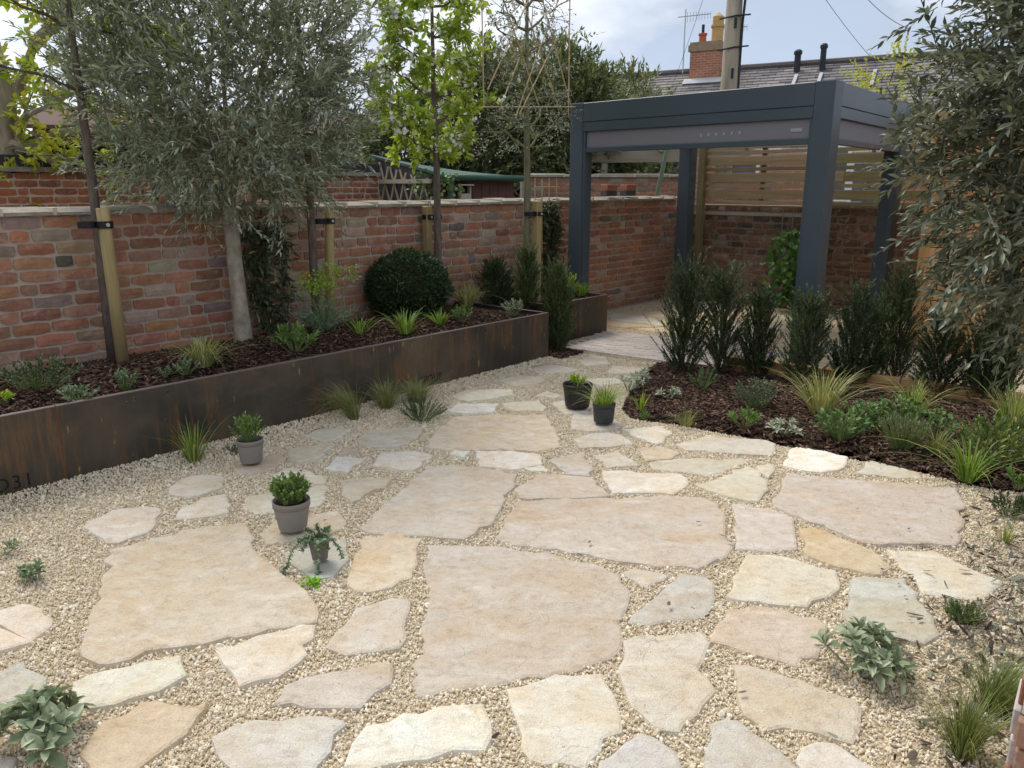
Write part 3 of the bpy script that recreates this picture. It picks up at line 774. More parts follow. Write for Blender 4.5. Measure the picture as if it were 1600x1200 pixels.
STONES = [
 (T_, [(170,858),(225,844),(325,820),(378,814),(392,830),(398,856),(425,880),(467,910),(497,942),(495,968),(400,988),(287,1008),(150,1037),(125,1027),(132,990),(146,948),(160,898)], 'big tan flagstone on the left with rusty lower edge'),
 ((.575,.50,.405), [(670,727),(712,725),(770,732),(808,739),(806,757),(783,792),(767,820),(744,832),(725,843),(690,840),(650,836),(590,834),(560,824),(588,797),(625,765)], None),
 ((.54,.45,.365), [(808,781),(870,778),(950,777),(1050,774),(1096,775),(1122,785),(1132,800),(1134,838),(1150,850),(1135,870),(1092,887),(1025,884),(925,866),(850,856),(800,850),(775,842),(790,810)], None),
 (K_, [(667,850),(720,850),(800,857),(870,868),(940,885),(988,921),(984,942),(974,962),(970,985),(970,1012),(940,1036),(875,1052),(800,1066),(707,1078),(660,1092),(641,1080),(650,1050),(658,990),(668,945),(664,905),(660,880)], 'largest pinkish grey flagstone in the middle'),
 ((.55,.46,.38), [(1227,737),(1275,742),(1375,750),(1497,762),(1505,782),(1506,820),(1495,852),(1420,850),(1350,847),(1312,832),(1237,802),(1207,790),(1220,760)], None),
 ((.595,.50,.37), [(708,651),(760,648),(855,647),(862,660),(879,697),(840,703),(760,701),(700,703),(664,696),(683,670)], None),
 (W_, [(740,703),(800,703),(844,709),(848,724),(800,733),(752,727)], None),
 (W_, [(818,731),(845,725),(859,735),(832,736)], None),
 (W_, [(595,705),(650,704),(677,711),(645,734),(580,727)], None),
 (W_, [(525,712),(570,715),(545,737),(507,732)], None),
 ((.55,.46,.40), [(537,699),(569,702),(560,710),(530,708)], None),
 (W_, [(422,748),(445,731),(462,729),(512,744),(508,754),(470,752)], None),
 (C_, [(380,775),(430,765),(510,757),(510,780),(500,790),(440,800),(400,803),(378,795)], None),
 (T_, [(405,835),(432,810),(532,797),(540,810),(535,825),(475,840),(415,850)], None),
 (G_, [(445,862),(500,846),(540,840),(546,852),(540,880),(522,900),(490,905),(457,882)], None),
 ((.62,.52,.36), [(572,837),(625,835),(660,840),(652,870),(645,902),(612,917),(560,922),(542,912),(552,875)], 'yellowish flagstone with a thick broken front edge'),
 ((.56,.50,.41), [(555,950),(612,932),(642,935),(637,965),(635,995),(625,1012),(540,1022),(507,1010),(535,975)], None),
 ((.56,.49,.39), [(530,750),(575,744),(622,745),(600,762),(550,784),(532,772)], None),
 (C_, [(330,1010),(400,992),(495,975),(492,995),(467,1035),(437,1055),(400,1062),(370,1072),(350,1040)], None),
 ((.53,.46,.355), [(477,1055),(540,1042),(617,1032),(620,1047),(585,1085),(565,1107),(520,1107),(422,1102),(437,1082)], None),
 ((.57,.53,.455), [(330,1150),(400,1122),(470,1118),(540,1121),(542,1132),(515,1170),(488,1215),(370,1218),(335,1165)], None),
 (W_, [(572,1130),(630,1112),(687,1102),(755,1097),(765,1125),(765,1162),(755,1172),(707,1171),(625,1190),(570,1202),(535,1198),(550,1162)], 'whitest flagstone with small pits at the bottom of the court'),
 ((.61,.55,.46), [(788,1075),(840,1062),(895,1052),(942,1050),(950,1070),(975,1125),(972,1142),(942,1152),(935,1170),(925,1185),(917,1200),(882,1192),(825,1185),(812,1145),(800,1112)], None),
 ((.575,.51,.41), [(972,1000),(1017,990),(1097,985),(1110,1005),(1105,1027),(1095,1045),(1122,1077),(1100,1100),(1065,1142),(1032,1140),(1000,1117),(980,1085),(965,1055)], None),
 ((.50,.475,.415), [(1062,894),(1105,900),(1120,912),(1115,947),(1100,962),(1075,970),(1050,967),(1017,977),(980,972),(1000,950),(1032,920)], 'smooth grey flagstone with two dark leaf scraps'),
 ((.56,.50,.42), [(965,894),(990,886),(1045,897),(1015,920),(995,910)], None),
 (T_, [(842,737),(925,745),(955,774),(900,778),(812,778),(802,765)], None),
 ((.66,.62,.54), [(935,732),(1062,740),(1077,747),(1072,760),(1052,772),(1012,769),(955,771)], None),
 ((.62,.55,.41), [(1087,757),(1125,745),(1167,727),(1185,732),(1200,757),(1187,782),(1150,777),(1120,770)], None),
 ((.585,.51,.385), [(1010,722),(1062,715),(1162,715),(1167,722),(1105,745),(1077,739),(1020,732)], None),
 ((.60,.505,.38), [(993,700),(1030,696),(1066,707),(1050,716),(1008,719)], None),
 ((.57,.50,.40), [(1053,693),(1100,680),(1200,687),(1215,693),(1207,712),(1133,707),(1073,703)], None),
 ((.675,.63,.53), [(970,670),(1033,665),(1053,673),(1027,693),(997,683)], None),
 ((.54,.51,.45), [(893,683),(933,675),(970,678),(990,694),(943,698),(907,700)], None),
 ((.60,.55,.45), [(927,710),(967,703),(1000,727),(950,730)], None),
 ((.53,.49,.42), [(857,717),(910,705),(924,727),(922,743),(887,740)], None),
 (C_, [(887,670),(897,645),(933,639),(973,660),(968,668),(930,673)], None),
 (C_, [(863,627),(880,625),(922,632),(918,644),(877,647)], None),
 (C_, [(837,617),(858,611),(880,617),(867,623)], None),
 (C_, [(783,630),(800,627),(843,625),(853,633),(850,642),(800,640)], None),
 (W_, [(697,640),(717,630),(783,630),(772,643),(727,645)], None),
 (C_, [(700,617),(733,608),(800,607),(806,617),(733,627)], None),
 (C_, [(775,594),(800,587),(850,587),(853,593),(837,600),(800,602)], None),
 (C_, [(833,573),(860,568),(908,577),(887,583),(840,582)], None),
 (C_, [(903,563),(923,553),(947,557),(953,567),(920,572)], None),
 (C_, [(947,583),(957,571),(1010,574),(1000,582)], None),
 (W_, [(915,592),(960,590),(978,597),(940,602)], None),
 ((.57,.53,.43), [(449,704),(472,695),(524,691),(515,701),(496,716),(470,721),(451,717)], None),
 (C_, [(472,680),(502,668),(550,670),(528,684),(502,689)], None),
 ((.60,.52,.405), [(556,684),(579,672),(627,667),(661,667),(655,680),(640,693),(601,699),(560,693)], None),
 (T_, [(362,728),(400,716),(440,708),(447,715),(430,730),(395,740),(372,740)], None),
 (C_, [(265,772),(262,762),(280,747),(300,742),(342,741),(350,760),(325,769),(290,776)], None),
 ((.62,.57,.45), [(270,812),(282,792),(310,777),(352,770),(361,800),(325,806)], None),
 ((.62,.57,.48), [(125,822),(170,797),(225,790),(252,792),(245,817),(230,832),(185,847),(165,847),(150,835)], None),
 (C_, [(0,950),(37,941),(70,947),(82,975),(45,1002),(0,1015),(-30,1020),(-40,960)], None),
 (G_, [(0,1047),(37,1030),(72,1057),(67,1080),(0,1100),(-40,1090),(-30,1060)], None),
 (C_, [(112,1065),(140,1050),(225,1030),(282,1022),(292,1052),(250,1075),(175,1100),(120,1107)], None),
 ((.56,.44,.28), [(160,1125),(220,1095),(325,1094),(322,1105),(305,1120),(297,1145),(265,1165),(237,1182),(217,1202),(150,1217),(122,1177),(140,1150)], None),
 (Y_, [(1250,825),(1270,822),(1320,842),(1362,857),(1395,885),(1375,897),(1355,896),(1310,885),(1257,865)], 'golden yellow flagstone'),
 (C_, [(1385,857),(1460,860),(1500,880),(1567,907),(1550,930),(1525,938),(1480,932),(1440,925),(1420,895)], None),
 ((.54,.515,.44), [(1335,900),(1415,902),(1435,925),(1450,950),(1477,992),(1445,1005),(1390,992),(1325,970),(1325,925)], None),
 (C_, [(1167,865),(1200,865),(1245,872),(1307,890),(1315,920),(1295,932),(1260,947),(1200,942),(1135,932),(1142,910),(1155,882)], None),
 ((.55,.48,.41), [(1142,788),(1200,793),(1242,808),(1246,858),(1200,861),(1150,856)], None),
 ((.58,.47,.345), [(1110,1002),(1135,950),(1200,947),(1225,950),(1270,962),(1297,975),(1287,1012),(1255,1025),(1247,1045),(1200,1027)], None),
 ((.55,.485,.365), [(1145,1037),(1200,1045),(1287,1075),(1340,1092),(1352,1107),(1347,1140),(1335,1160),(1275,1145),(1200,1140),(1157,1115),(1150,1085)], None),
 (G_, [(1107,1130),(1132,1120),(1157,1122),(1175,1142),(1200,1157),(1225,1175),(1250,1204),(1235,1225),(1100,1225),(1097,1187)], None),
 ((.60,.57,.49), [(1252,1165),(1275,1155),(1305,1157),(1350,1185),(1375,1204),(1360,1230),(1265,1220)], None),
 (G_, [(940,1190),(972,1160),(1000,1142),(1025,1150),(1055,1177),(1070,1202),(1060,1230),(925,1228)], None),
 ((.74,.71,.64), [(1220,727),(1243,697),(1290,704),(1327,713),(1317,730),(1283,737),(1250,733)], 'bright white flagstone against the mulch bed'),
 ((.58,.545,.455), [(1337,740),(1357,717),(1400,727),(1440,738),(1440,748),(1390,744)], None),
 (C_, [(1180,727),(1200,722),(1213,734),(1200,745),(1187,736)], None),
 (W_, [(701,708),(710,702),(738,704),(727,716)], None),
 (C_, [(720,1255),(800,1235),(880,1240),(900,1300),(760,1320)], None),
 (T_, [(250,1260),(330,1235),(450,1245),(430,1330),(270,1320)], None),
 (C_, [(-90,1160),(-20,1130),(30,1215),(-60,1260)], None),
 (C_, [(-120,890),(-50,870),(-30,910),(-90,930)], None),
]
rs = np.random.default_rng(51)
STONE_POLYS = []
def flag(poly, top, parent, color, rag=.02, step=.05, name='flagstone', label=None):
    poly = np.asarray(poly); pts = []
    n = len(poly)
    for i in range(n):
        a, b = poly[i], poly[(i + 1) % n]; k = max(1, int(np.linalg.norm(b - a) / step))
        for j in range(k):
            t = j / k; p = a + (b - a) * t
            pts.append(p + (rs.normal(0, rag * .5, 2) if j else rs.normal(0, rag * .2, 2)))
    pts = np.array(pts); m = len(pts)
    area = .5 * np.sum(pts[:, 0] * np.roll(pts[:, 1], -1) - np.roll(pts[:, 0], -1) * pts[:, 1])
    if area < 0: pts = pts[::-1]
    tg = unit(np.roll(pts, -1, 0) - np.roll(pts, 1, 0)); nm = np.stack((tg[:, 1], -tg[:, 0]), 1)
    c = pts.mean(0)
    jag = rs.random(m)
    def ring(o, z): return np.column_stack((pts + nm * np.asarray(o).reshape(-1, 1) * np.ones((m, 1)) - c, np.broadcast_to(z, (m,))))
    tilt = rs.normal(0, .004, 2)
    def tz(r, base): r[:, 2] = base + r[:, :2] @ tilt; return r
    R0 = ring(.010, -.03); R1 = ring(.004 * jag, top - .016); R1 = tz(R1, top - .015 - .004 * jag)
    R2 = tz(ring(-.002 - .003 * jag, 0), top - .004); R3 = tz(ring(-.012 - .004 * jag, 0), top + .000)
    V = np.concatenate((R0, R1, R2, R3)); F = []
    for k in range(3):
        F += [(k * m + i, k * m + (i + 1) % m, (k + 1) * m + (i + 1) % m, (k + 1) * m + i) for i in range(m)]
    F.append(tuple(3 * m + i for i in range(m)))
    o = link(name, mesh(name, V, F, M_STONE), parent, (float(c[0]), float(c[1]), 0), color=color)
    if label: o['label'] = label
    return pts
for col_, px, lab in STONES:
    top = .015 + rs.uniform(-.004, .008)
    poly = [gp(u, v, top)[:2] for u, v in px]
    c = np.clip(np.array(col_) * rs.uniform(.94, 1.04) * (1 + rs.normal(0, .015, 3)), .05, .85)
    STONE_POLYS.append(flag(poly, top, gravel_court, np.minimum((c * .74 + c.mean() * .26) * np.array((1.05, 1.035, 1.0)), .84), label=lab))
# crazy paving on the patio beyond the setts: cells of a jittered grid, shrunk apart
patio_o = bpy.data.objects['patio']
cells = []
gx = np.arange(-1, 14); gy = np.arange(-1, 10)
b1, b2 = BD, -np.array((-BD[1], BD[0])) * -1.0
G0 = CORNER - b2 * 3.6 - b1 * .3
nodes = {(i, j): G0 + b1 * ((i + (j % 2) * .4) * .62) + b2 * (j * .46) + rs.uniform(-.13, .13, 2) for i in range(-1, 14) for j in range(-1, 10)}
for i in range(-1, 12):
    for j in range(-1, 8):
        q = [nodes[(i, j)], nodes[(i + 1, j)], nodes[(i + 1, j + 1)], nodes[(i, j + 1)]]
        c = np.mean(q, 0)
        q = [c + (p - c) * .91 for p in q]
        Q = np.array(q)
        if inpoly(Q[:, 0], Q[:, 1], PATIO).all() and not inpoly(Q[:, 0], Q[:, 1], SETT).any():
            cc = np.array((.62, .52, .37)) * rs.uniform(.9, 1.06) * (1 + rs.normal(0, .03, 3)) if rs.random() > .12 else np.array((.62, .60, .52))
            STONE_POLYS.append(flag(q, .026, patio_o, cc, .02, .12, name='paving_stone'))

# ---------------------------------------------------------------- gravel, bark mulch, fallen leaves
rg = np.random.default_rng(61)
gm = Mat('gravel', .85, .25)
gc = gm.ramp(gm.oinfo(), (0, (.50, .405, .265)), (.25, (.67, .57, .40)), (.6, (.76, .665, .50)), (.86, (.81, .745, .62)), (1, (.60, .54, .455)))
gm.col(gm.mix(gm.ramp(gm.noise(120, 3), (.3, .25), (.7, 0.0)), gc, gm.mix(1.0, gc, (.7, .62, .5), 'MULTIPLY'))); M_GRAVEL = gm.m
PEB = [chip('pebble', M_GRAVEL, rg, dims=d) for d in ((1, .8, .6), (1, .7, .65), (1, .9, .55), (1.1, .65, .5), (.9, .85, .7))]
mm = Mat('bark_mulch', .85, .2)
mm.col(mm.ramp(mm.oinfo(), (0, (.022, .012, .008)), (.4, (.058, .032, .021)), (.75, (.105, .060, .040)), (.93, (.175, .105, .07)), (1, (.24, .15, .105)))); M_MULCH = mm.m
CHIPS = [chip('bark', M_MULCH, rg, dims=d) for d in ((1, .32, .16), (1, .22, .14), (1, .42, .12), (1, .28, .22))]
lm = Mat('fallen_leaf', .8, .2)
lm.col(lm.ramp(lm.oinfo(), (0, (.022, .016, .013)), (.35, (.06, .042, .032)), (.6, (.13, .11, .085)), (.8, (.12, .14, .10)), (1, (.26, .27, .21)))); M_LITTER = lm.m
LIT = [chip('leaf_scrap', M_LITTER, rg, dims=d) for d in ((1, .22, .06), (1, .14, .08), (1, .3, .05))]
def inview(P, m=1.4):
    d = P[:, 1] * _cp - (P[:, 2] - EYE) * _sp
    u = P[:, 0] / d * FPX; v = (P[:, 1] * _sp + (P[:, 2] - EYE) * _cp) * FPX / d
    return (d > .2) & (np.abs(u) < 800 * m) & (np.abs(v) < 600 * m)
def fill(poly, dens, z, excl=(), shrink=.0):
    poly = np.asarray(poly); x0, y0 = np.maximum(poly.min(0), (-6, .9)); x1, y1 = np.minimum(poly.max(0), (7, 13))
    n = int((x1 - x0) * (y1 - y0) * dens)
    P = np.column_stack((rg.uniform(x0, x1, n), rg.uniform(y0, y1, n), np.zeros(n)))
    P = P[inview(P)]
    k = inpoly(P[:, 0], P[:, 1], poly)
    P = P[k]
    for e in excl:
        P = P[~inpoly(P[:, 0], P[:, 1], e)]
    P[:, 2] = z(P[:, 0], P[:, 1]) if callable(z) else z
    return P
sh = [p.mean(0) + (p - p.mean(0)) * .985 for p in STONE_POLYS]
P = fill(COURT, 21000, 0, sh)
# the gravel is banked a little against the long planter
dist = np.abs((P[:, :2] - PL1) @ WN)
P[:, 2] += .035 * np.clip(1 - dist / .28, 0, 1) * (((P[:, :2] - PL1) @ WD) < 0)
sz = np.clip(rg.lognormal(math.log(.0082), .42, len(P)), .0045, .030)
P[:, 2] += sz * .12 + rg.uniform(0, .006, len(P))
scatter('gravel', P, rg.uniform(0, 6.28, (len(P), 3)) * (0.35, .35, 1), sz[:, None] * rg.uniform(.8, 1.2, (len(P), 3)), PEB, None, 'pale cream limestone gravel filling the joints between the flagstones', 'gravel')
P = fill(PATIO, 3500, .018, sh + [SETT]); sz = rg.uniform(.008, .016, len(P))
scatter('gravel', P, rg.uniform(0, 6.28, (len(P), 3)), sz[:, None] * np.ones(3), PEB, None, 'fine cream gravel in the joints of the far patio', 'gravel')
# pebbles kicked up on to the flagstones
P = []
for p in STONE_POLYS[:70]:
    if rg.random() < .5:
        c = p.mean(0); q = p[rg.integers(len(p))]
        P.append((*(c + (q - c) * rg.uniform(.4, .95)), .036))
P = np.array(P); sz = rg.uniform(.006, .013, len(P))
scatter('stray_pebbles', P, rg.uniform(0, 6.28, (len(P), 3)), sz[:, None] * np.ones(3), PEB, None, 'stray gravel pebbles lying on top of the flagstones', 'pebbles')
def mulch(poly, z, dens, label, lo=.018, hi=.055):
    P = fill(poly, dens, z); n = len(P); P[:, 2] += rg.uniform(.0, .018, n)
    L_ = rg.uniform(lo, hi, n)
    rot = np.column_stack((rg.normal(0, .35, n), rg.normal(0, .35, n), rg.uniform(0, 6.28, n)))
    scatter('bark_mulch', P, rot, np.column_stack((L_, L_ * rg.uniform(.8, 1.2, n), L_ * rg.uniform(.8, 1.3, n))), CHIPS, None, label, 'mulch')
mulch(BED, bed_z, 4600, 'dark brown bark mulch over the curved bed on the right')
mulch(SOIL1, soil_z, 3400, 'dark reddish bark mulch filling the long steel planter')
mulch(MB3, .014, 4000, 'dark bark mulch patch at the end of the long planter')
mulch([p2(-.99, -.01), p2(-.01, -.01), p2(-.01, -.83), p2(-.99, -.83)], .40, 3000, 'dark bark mulch inside the short planter')
# fallen leaves and twigs: thick on the right-hand gravel, a few on the stones
n = 1500
LP = [gp(1545 + rg.normal(0, 75), 960 + rg.normal(0, 120), .012) for _ in range(n)]
LP = np.array([p for p in LP if inpoly(np.array([p[0]]), np.array([p[1]]), COURT)[0]])
on = np.zeros(len(LP), bool)
for s_ in STONE_POLYS: on |= inpoly(LP[:, 0], LP[:, 1], s_)
LP = LP[~on | (rg.random(len(LP)) < .08)]
on2 = np.zeros(len(LP), bool)
for s_ in STONE_POLYS: on2 |= inpoly(LP[:, 0], LP[:, 1], s_)
LP[:, 2] = np.where(on2, .030, .0135 + rg.uniform(0, .010, len(LP)))
n = len(LP); L_ = rg.lognormal(math.log(.028), .5, n).clip(.008, .075)
scatter('leaf_litter', LP, np.column_stack((rg.normal(0, .3, n), rg.normal(0, .3, n), rg.uniform(0, 6.28, n))), np.column_stack((L_, L_, L_)), LIT, None, 'dark fallen olive leaves and twigs strewn over the right hand gravel', 'leaf litter')
px = [(1045,942),(1083,950),(1105,962),(921,846),(1128,836),(1141,845),(1092,815),(1340,794),(1420,826),(1437,967),(625,1002),(1160,1081),(1300,1148),(1022,992),(805,792),(508,812),(1140,872),(1118,885),(905,866),(875,865),(470,735),(775,1148),(1290,1065)]
LP = np.array([gp(u, v, .034) for u, v in px]); n = len(LP); L_ = rg.uniform(.02, .04, n)
scatter('leaf_litter', LP, np.column_stack((np.zeros(n), np.zeros(n), rg.uniform(0, 6.28, n))), np.column_stack((L_, L_ * 1.3, L_)), LIT, None, 'scattered dark leaf scraps on the pale flagstones', 'leaf litter')

# ================================================================ beyond the walls
M_HOUSEBRICK = None
NB = CORNER - WN * 4.0
nwall = thing('brick_wall', 'neighbouring brick wall with dark brick on edge top beyond the garden wall on the left', 'wall', (*NB, 0), ROTW)
mb = MB(); mb.box((-6.3, .12, .84), (8.6, .22, 1.68)); mb.make('mortar_core', M_MORTAR, nwall)
bricks(nwall, -10.6, -2.0, 1.0, 1.70, .084, np.random.default_rng(71), [(.5, (.30, .11, .06)), (.3, (.22, .09, .06)), (.2, (.25, .18, .13))], MB_O, MB_S, 170, (*NB, 0), ROTW)
mb = MB(); mb.box((-6.3, .11, 1.725), (8.6, .32, .05)); mb.make('coping_ledge', M_COPING, nwall)
mk = plain('dark_edge_brick', (.035, .033, .036), .8, .3, 20)
xs = np.arange(-10.6, -2.0, .088)
bm_ = mesh('edge_brick', *(lambda b: (np.concatenate(b.V), b.F))(MB().box((.038, .10, .06), (.076, .215, .118))), mk)
for x in xs[:]: link('edge_brick', bm_, nwall, loc=(float(x), 0, 1.752))
m = MB(); m.box((-6.3, .10, 1.80), (8.6, .19, .10)); m.make('mortar_core', M_POINTING, nwall)

# wall and leaning canes seen through the pergola
def planar_at(u, v, d): return dp(u, v, d)
q0 = planar_at(880, 290, 13.2)[:2]; q1 = planar_at(1090, 290, 13.6)[:2]; qd = unit(q1 - q0); rq = math.atan2(qd[1], qd[0])
fwall = thing('brick_wall', 'weathered far brick wall with pale coping seen through the pergola opening', 'wall', (*q0, 0), rq)
mb = MB(); mb.box((1.6, .12, .85), (4.6, .22, 1.70)); mb.make('mortar_core', M_MORTAR_OLD, fwall)
bricks(fwall, -.6, 3.8, 1.0, 1.69, .078, np.random.default_rng(72), [(.4, (.30, .13, .08)), (.35, (.22, .12, .085)), (.25, (.27, .2, .15))], MBD_O, MBD_S, 110, (*q0, 0), rq)
coping(fwall, -.6, 3.8, 1.70, .62, .26, .045, np.random.default_rng(73))
M_BRICK1, M_BRICK2 = plain('orange_brick', (.42, .16, .09), .9, .25, 30, .4), plain('blue_brick', (.10, .085, .085), .9, .25, 30, .4)
for i, (u, lab) in enumerate(((960, 'left stack of two loose bricks lying on the garden wall coping'), (990, 'right stack of two loose bricks, orange over dark, on the wall coping'))):
    p = onplane(u, 312, CORNER, WD) + np.array((*(-WN * .09), 0)); p[2] = 1.432
    t = thing('loose_bricks', lab, 'bricks', p, ROTW, 'loose bricks on the coping')
    for j, mt in enumerate((M_BRICK2, M_BRICK1)):
        m = MB(); m.box((0, 0, .035 + j * .07), (.225, .10, .066)); bevel(m.make('brick', mt, t, loc=(.012 * j, 0, 0)), .005, 1)
M_CANE_G = plain('green_cane', (.17, .22, .15), .6, .2, 30)
p = onplane(1040, 308, CORNER, WD) + np.array((*(-WN * .16), 0)); p[2] = 1.43
t = thing('garden_canes', 'bundle of green garden canes leaning on the far end of the wall', 'canes', p)
for k in range(3):
    m = MB(); m.tube([(k * .02, 0, 0), (.16 + k * .018, .10, .75)], .011, 6); m.make('cane', M_CANE_G, t)

# neighbour's timber pergola
M_OLDWOOD = wood('grey_softwood', (.24, .21, .155), (.42, .375, .285), 0)
b0 = dp(938, 278, 13.9); b1_ = dp(1066, 274, 13.4)
npg = thing('timber_pergola', 'weathered timber pergola frame with scalloped rafter ends behind the far wall', 'pergola', (b0[0], b0[1], 0), math.atan2(b1_[1] - b0[1], b1_[0] - b0[0]))
m = MB(); m.box((1.1, 0, 2.06), (2.9, .05, .22)); bevel(m.make('beam', M_OLDWOOD, npg), .006, 1)
m = MB(); m.box((.06, .05, 1.06), (.10, .10, 2.12)); bevel(m.make('post', wood('grey_post', (.24, .21, .155), (.42, .375, .285), 2), npg), .006, 1)
for k in range(4):
    m = MB(); m.add([(-.03, -.32, 2.12), (.03, -.32, 2.12), (.03, 1.2, 2.12), (-.03, 1.2, 2.12), (-.03, -.42, 2.26), (.03, -.42, 2.26), (.03, 1.2, 2.30), (-.03, 1.2, 2.30)], [(0, 3, 2, 1), (4, 5, 6, 7), (0, 1, 5, 4), (1, 2, 6, 5), (2, 3, 7, 6), (3, 0, 4, 7)])
    m.make('rafter', M_OLDWOOD, npg, loc=(.35 + k * .72, 0, 0))

# green roofed shed with lattice
M_GREENROOF = plain('green_corrugated', (.13, .20, .165), .55, .12, 8, .1)
M_GREENPIPE = plain('green_pipe', (.035, .085, .06), .4, .1, 8)
M_SHEDWALL = plain('maroon_boards', (.085, .045, .038), .85, .45, 6, .4)
M_SHEDSIDE = plain('grey_felt', (.085, .075, .075), .9, .3, 9, .3)
M_LATTICE = plain('lattice_wood', (.42, .35, .26), .85, .2, 30)
sa, sb, sc_ = dp(684, 290, 10.9), dp(803, 290, 11.6), dp(588, 290, 12.4)
dl = sa[:2]; du = unit(sb[:2] - dl); sv = unit(sc_[:2] - dl)
gs = thing('garden_shed', 'small dark shed with green corrugated roof beyond the garden wall', 'shed', (dl[0], dl[1], 0), math.atan2(du[1], du[0]))
wdt = float(np.linalg.norm(sb[:2] - dl)); ln_ = float(np.linalg.norm(sc_[:2] - dl))
svl = np.array((sv @ du, sv @ np.array((-du[1], du[0]))))
z1_, z2_ = 1.69, 1.97
def sh_pt(a, b, z): return (a * wdt + b * svl[0] * ln_, b * svl[1] * ln_, z)
nb = 9
for k in range(nb):
    a, b = k / nb + .003, (k + 1) / nb - .003
    m = MB(); V = [sh_pt(a, 0, 0), sh_pt(b, 0, 0), sh_pt(b, 0, z1_), sh_pt(a, 0, z1_)]; V += [(x, y + .03, z) for x, y, z in V]
    m.add(V, [(0, 1, 2, 3), (5, 4, 7, 6), (0, 3, 7, 4), (1, 5, 6, 2)]); m.make('front_board', M_SHEDWALL, gs)
m = MB(); V = [sh_pt(0, .01, 0), sh_pt(0, 1, 0), sh_pt(0, 1, z2_), sh_pt(0, .01, z1_)]; V += [(x + .04, y + .02, z) for x, y, z in V]
m.add(V, [(0, 1, 2, 3), (5, 4, 7, 6), (1, 5, 6, 2), (3, 2, 6, 7)]); m.make('side_wall', M_SHEDSIDE, gs)
m = MB(); V = []
ncor = 44
for i in range(ncor * 2 + 1):
    a = -.05 + 1.12 * i / (ncor * 2); dz = .016 * math.cos(i * math.pi) - .04 * max(0, a)
    V += [sh_pt(a, -.06, z1_ + .03 + dz), sh_pt(a, 1.05, z2_ + .05 + dz - .20 * max(0, a)), sh_pt(a, -.06, z1_ + .022 + dz), sh_pt(a, 1.05, z2_ + .042 + dz - .20 * max(0, a))]
F = []
for i in range(ncor * 2):
    k = i * 4; F += [(k, k + 4, k + 5, k + 1), (k + 2, k + 3, k + 7, k + 6), (k, k + 2, k + 6, k + 4)]
m.add(V, F); m.make('corrugated_roof', M_GREENROOF, gs, False)
m = MB(); m.tube([(-.06, -.10, z1_ - .015), (wdt * 1.07, -.10, z1_ - .03)], .045, 10); m.make('gutter', M_GREENPIPE, gs, True)
m = MB(); m.tube([(.16, -.08, z1_ - .03), (.16, -.08, .1)], .05, 10); m.make('downpipe', M_GREENPIPE, gs, True)
# lattice panel against the shed's side
LSP = .30
lt = thing('trellis_panel', 'diamond lattice trellis leaning on the side of the green roofed shed', 'trellis', (dl[0], dl[1], 0), math.atan2(sv[1], sv[0]))
def clipseg(p, d, x0, x1, y0, yf):
    ts = np.linspace(0, 3.2, 120); P = np.array([p + d * t for t in ts]); ok = (P[:, 0] > x0) & (P[:, 0] < x1) & (P[:, 1] > y0) & (P[:, 1] < yf(P[:, 0]))
    return P[ok]
for sgn in (1, -1):
    for k in range(-6, 10):
        Q = clipseg(np.array((k * LSP, .95)), unit(np.array((sgn * .5, 1.0))), .06, ln_ * .97, 1.0, lambda x: 1.60 + .36 * x / ln_)
        if len(Q) > 6:
            m = MB(); y = .035 if sgn > 0 else .055
            a, b = Q[0], Q[-1]; w = np.array((.013, 0))
            V = [(a[0] - .02, y, a[1]), (a[0] + .02, y, a[1]), (b[0] + .02, y, b[1]), (b[0] - .02, y, b[1])]; V += [(x_, y_ + .015, z_) for x_, y_, z_ in V]
            m.add(V, [(0, 3, 2, 1), (4, 5, 6, 7), (0, 1, 5, 4), (2, 3, 7, 6), (1, 2, 6, 5), (3, 0, 4, 7)]); m.make('lath', M_LATTICE, lt)
m = MB(); m.box((ln_ * .5, .09, 1.62), (ln_ * .95, .04, .06)); m.make('rail', M_LATTICE, lt)
# bird box
bbp = np.array((dl[0], dl[1], 0)) + np.array((*(du * wdt * .29), 0)) + np.array((du[1], -du[0], 0)) * .09
bb = thing('bird_box', 'small pale open fronted bird box on the front of the dark shed', 'bird box', (bbp[0], bbp[1], 1.36), math.atan2(du[1], du[0]))
mw = plain('birdbox_wood', (.36, .33, .28), .85, .2)
m = MB(); m.box((0, 0, .045), (.17, .10, .09)); m.make('front', mw, bb)
for x in (-.077, .077): m = MB(); m.box((x, 0, .145), (.016, .10, .11)); m.make('side', mw, bb)
m = MB(); m.box((0, .04, .145), (.138, .015, .11)); m.make('back', plain('birdbox_dark', (.01, .01, .01), .9), bb)
m = MB(); m.box((0, -.01, .208), (.22, .16, .016)); m.make('roof', mw, bb)

# black garden building with wooden windows, far left
g0, g1 = dp(30, 262, 12.0), dp(420, 262, 12.9); gd = unit(g1[:2] - g0[:2])
gb = thing('garden_building', 'low black garden building with natural wooden windows beyond the left wall', 'building', (g0[0], g0[1], 0), math.atan2(gd[1], gd[0]))
M_BLACK = plain('black_cladding', (.018, .019, .022), .7, .3, 12)
for k in range(20):
    m = MB(); m.box((-1.5 + k * .30, .05, 1.1), (.29, .1, 2.2)); m.make('cladding_board', M_BLACK, gb)
m = MB(); m.add([(-1.9, -.45, 2.17), (4.8, -.45, 2.17), (4.8, 3.2, 2.36), (-1.9, 3.2, 2.36), (-1.9, -.45, 2.28), (4.8, -.45, 2.28), (4.8, 3.2, 2.47), (-1.9, 3.2, 2.47)], [(0, 3, 2, 1), (4, 5, 6, 7), (0, 1, 5, 4), (1, 2, 6, 5), (2, 3, 7, 6), (3, 0, 4, 7)])
m.make('roof', M_BLACK, gb)
M_PINE = wood('pine_frame', (.40, .21, .10), (.58, .34, .18), 2)
